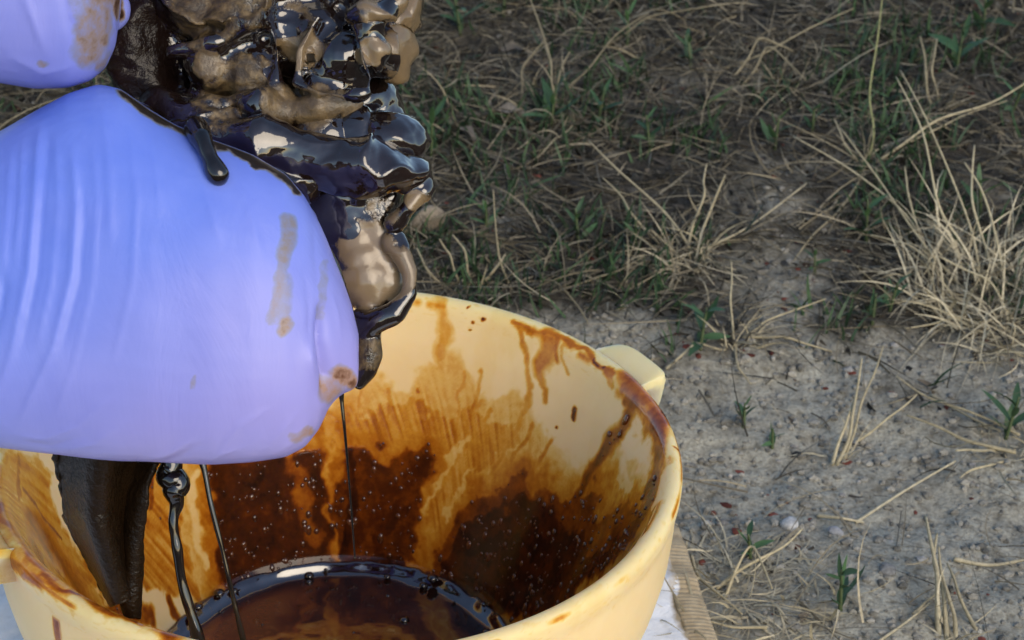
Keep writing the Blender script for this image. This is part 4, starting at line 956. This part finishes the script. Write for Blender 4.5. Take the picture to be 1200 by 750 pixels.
# single straws lying on the bare soil
def straw(pts, r0, label):
    P = [np.array(gp(x, y, h)) for x, y, h in pts]
    root = P[0]
    o = tube('straw', [p-root for p in P], [r0*(1-.4*i/(len(P)-1)) for i in range(len(P))], None, MSTRAW, 5, 6)
    o.location = tuple(root)
    nvt = len(o.data.vertices)
    at_ = o.data.attributes.new('col', 'FLOAT_COLOR', 'POINT'); at_.data.foreach_set('color', np.tile(np.r_[np.array([.38, .33, .22])*(.75+.4*rng.random()), 1.], nvt).astype(np.float32))
    tag(o, label, 'straw', 'single straws on the bare soil')
straw([(1003, 612, .002), (1060, 575, .003), (1120, 540, .004)], .0009, 'long thin straw lying diagonally across the bare soil')
straw([(958, 604, .002), (985, 607, .003), (1012, 612, .002)], .0011, 'short straw touching the lower end of the long diagonal one')
straw([(1118, 655, .002), (1160, 662, .003), (1205, 655, .004)], .0013, 'pale forked straw at the right edge below the middle')
straw([(1020, 758, .001), (1060, 730, .003), (1090, 706, .004)], .0009, 'thin straw at the bottom edge left of the bent stem bundle')
straw([(780, 432, .002), (800, 415, .006), (812, 404, .01)], .0010, 'stiff straw poking up beside the lug handle')
straw([(1090, 462, .003), (1140, 490, .003), (1172, 505, .003)], .0010, 'straw pointing at the green weed on the right edge')
straw([(800, 300, .003), (870, 270, .005), (945, 215, .008)], .0009, 'long straw crossing the small bare patch behind the basin')

# ---- green weeds with separate leaves
def leaf_mesh(wf, curl):
    nl = 9; V = []; Fq = []
    for i in range(nl):
        t = i/(nl-1); wd = wf*(math.sin(math.pi*min(1, t*.93+.05))**.8)*(1-.25*t)
        z = curl*t*t
        V += [(-wd, t, z+.10*wd), (0, t, z-.22*wd), (wd, t, z+.10*wd)]
    for i in range(nl-1):
        for j in (0, 1):
            Fq.append((i*3+j, i*3+j+1, (i+1)*3+j+1, (i+1)*3+j))
    me = mesh_np('weed_leaf', V, Fq, MLEAF)
    return me
LEAVES = [leaf_mesh(.13, -.25), leaf_mesh(.17, -.4), leaf_mesh(.10, -.1), leaf_mesh(.14, .2)]
MSTEM = mat_simple('weed_stem', (.05, .08, .03), (.09, .11, .045), 200, .6)
def weed(px, py, h, n, label, stem=True):
    B0 = gp(px, py)
    root = empty('green_weed', tuple(B0)); tag(root, label, 'weed', 'green weeds')
    lean = np.array([rng.normal(0, .12), rng.normal(0, .12), 1.])
    if stem:
        tube('stem', [B0+np.array([0, 0, -.002]), B0+lean*h*.5, B0+lean*h*.9], [.0011, .0009, .0005], root, MSTEM, 5, 3)
    for i in range(n):
        o = link('leaf', LEAVES[rng.integers(4)], root)
        k = (i+.5)/n
        L = h*(.75-.3*k)*rng.uniform(.75, 1.2)
        o.scale = (L, L, L)
        o.location = tuple(lean*h*.85*k*(1 if stem else .1))
        o.rotation_euler = (rng.uniform(.35, .9)+.35*k, rng.normal(0, .25), i*2.4+rng.normal(0, .3))
W = [(645, 150, .026, 8, 'green leafy weed at top centre, left of two close together'), (700, 145, .022, 7, 'green weed at top centre, right of two close together'), (762, 175, .020, 6, 'dim green weed just right of the top-centre pair'), (505, 185, .028, 6, 'tall-leaved green weed beside the rag fold'), (540, 40, .026, 7, 'dim green weed near the top beside the rag'), (590, 20, .024, 7, 'dim green weed at the top edge left of centre'),
     (1015, 285, .026, 7, 'broad-leaved green weed left of the largest dry tuft'), (1042, 365, .018, 6, 'small green weed below the broad-leaved one'), (1022, 380, .016, 5, 'tiny green weed on the soil edge below the largest tuft'), (820, 410, .022, 8, 'green weed next to the lug handle behind the basin'), (908, 175, .020, 5, 'narrow green weed above the bare patch, left of two'), (952, 155, .016, 5, 'narrow green weed above the bare patch, right of two'),
     (1120, 85, .030, 8, 'tall green weed near the top right'), (1152, 40, .026, 7, 'dim green weed in the top right'), (1185, 135, .022, 6, 'green weed at the right edge, upper part'), (872, 500, .012, 6, 'small green sprout on bare soil right of the basin'), (1178, 515, .024, 8, 'green weed among straw at the right edge'), (985, 715, .020, 8, 'small upright weed at the bottom, alone on soil'), (880, 655, .014, 6, 'small green weed beside the tangled straw at the bottom'), (905, 525, .011, 5, 'tiny sprout near the small sprout right of the basin'),
     (678, 285, .020, 6, 'green weed behind the basin, left of the splayed tuft'), (745, 295, .018, 6, 'green weed at the foot of the splayed tuft'), (1150, 250, .022, 5, 'green blade weed inside the largest tuft'), (735, 55, .022, 6, 'dim green weed at the top, right of the upright stalks'), (955, 320, .012, 5, 'tiny green weed between the bare patch and the largest tuft'), (570, 270, .016, 5, 'dim small weed behind the pale twigs'), (810, 80, .020, 6, 'dim green weed left of the curled hay')]
for a_ in W: weed(a_[0], a_[1], a_[2]*1.3, *a_[3:])

# ---- stones and dead leaves one can pick out
def stone(px, py, sx_, sy_, sz_, col, label, name='stone', seed=0):
    B0 = gp(px, py)
    v, f = ico(3)
    dsp = 1+.35*(fbm(v[:, 0]*1.6+seed*3, v[:, 1]*1.6, v[:, 2]*1.6, oct=3, seed=seed)-.5)+.5*(fbm(v[:, 0]*.9+seed, v[:, 1]*.9, v[:, 2]*.9, oct=1, seed=seed+5)-.5)
    v = v*dsp[:, None]*np.array([sx_, sy_, sz_])+np.array([0, 0, sz_*.45])
    o = link(name, mesh_np(name, v, f, MSTONE, {'col': np.tile(np.array(col), (len(v), 1))}))
    o.location = tuple(B0); o.rotation_euler = (0, 0, seed*1.3)
    tag(o, label, 'stone')
stone(925, 618, .0055, .004, .003, (.46, .45, .43), 'whitish pebble on the bare soil right of the basin', 'pebble', 1)
stone(978, 624, .0042, .003, .002, (.30, .30, .31), 'pale grey pebble near the whitish one', 'pebble', 2)
stone(504, 266, .012, .007, .0085, (.23, .19, .14), 'tan stone behind the basin beside the rag', 'stone', 3)
stone(1040, 670, .004, .004, .0025, (.20, .195, .185), 'grey pebble on the soil at the lower right', 'pebble', 4)
stone(868, 478, .003, .003, .002, (.26, .25, .23), 'small grey pebble beside the sprout right of the basin', 'pebble', 5)
def dead_leaf(px, py, L, rot, label, col0=(.17, .14, .10)):
    B0 = gp(px, py, .006)
    nl = 13; V, Fq = [], []
    for i in range(nl):
        t = i/(nl-1); wd = .22*math.sin(math.pi*min(1, t*.95+.03))**.7
        for j in range(5):
            s = -1+j*.5
            V.append((s*wd*L, (t-.5)*L, L*(.10*abs(s)**1.5+.12*math.sin(t*5)+.05*math.sin(j*2+i))))
    for i in range(nl-1):
        for j in range(4): Fq.append((i*5+j, i*5+j+1, (i+1)*5+j+1, (i+1)*5+j))
    o = link('dead_leaf', mesh_np('dead_leaf', V, Fq, MSTRAW, {'col': np.tile(np.array(col0), (len(V), 1))*(.8+.4*rng.random((len(V), 1)))}))
    o.location = tuple(B0); o.rotation_euler = (rng.normal(0, .2), rng.normal(0, .2), rot)
    tag(o, label, 'dead leaf')
dead_leaf(590, 135, .032, 1.3, 'curled grey-brown dead leaf on the shaded slope above the rim', (.20, .17, .13))
dead_leaf(540, 155, .026, .8, 'curled dead leaf between the rag and the larger dead leaf', (.13, .11, .085))
dead_leaf(600, 60, .024, 2.2, 'dim dead leaf near the top beside the upright stalks', (.10, .085, .065))
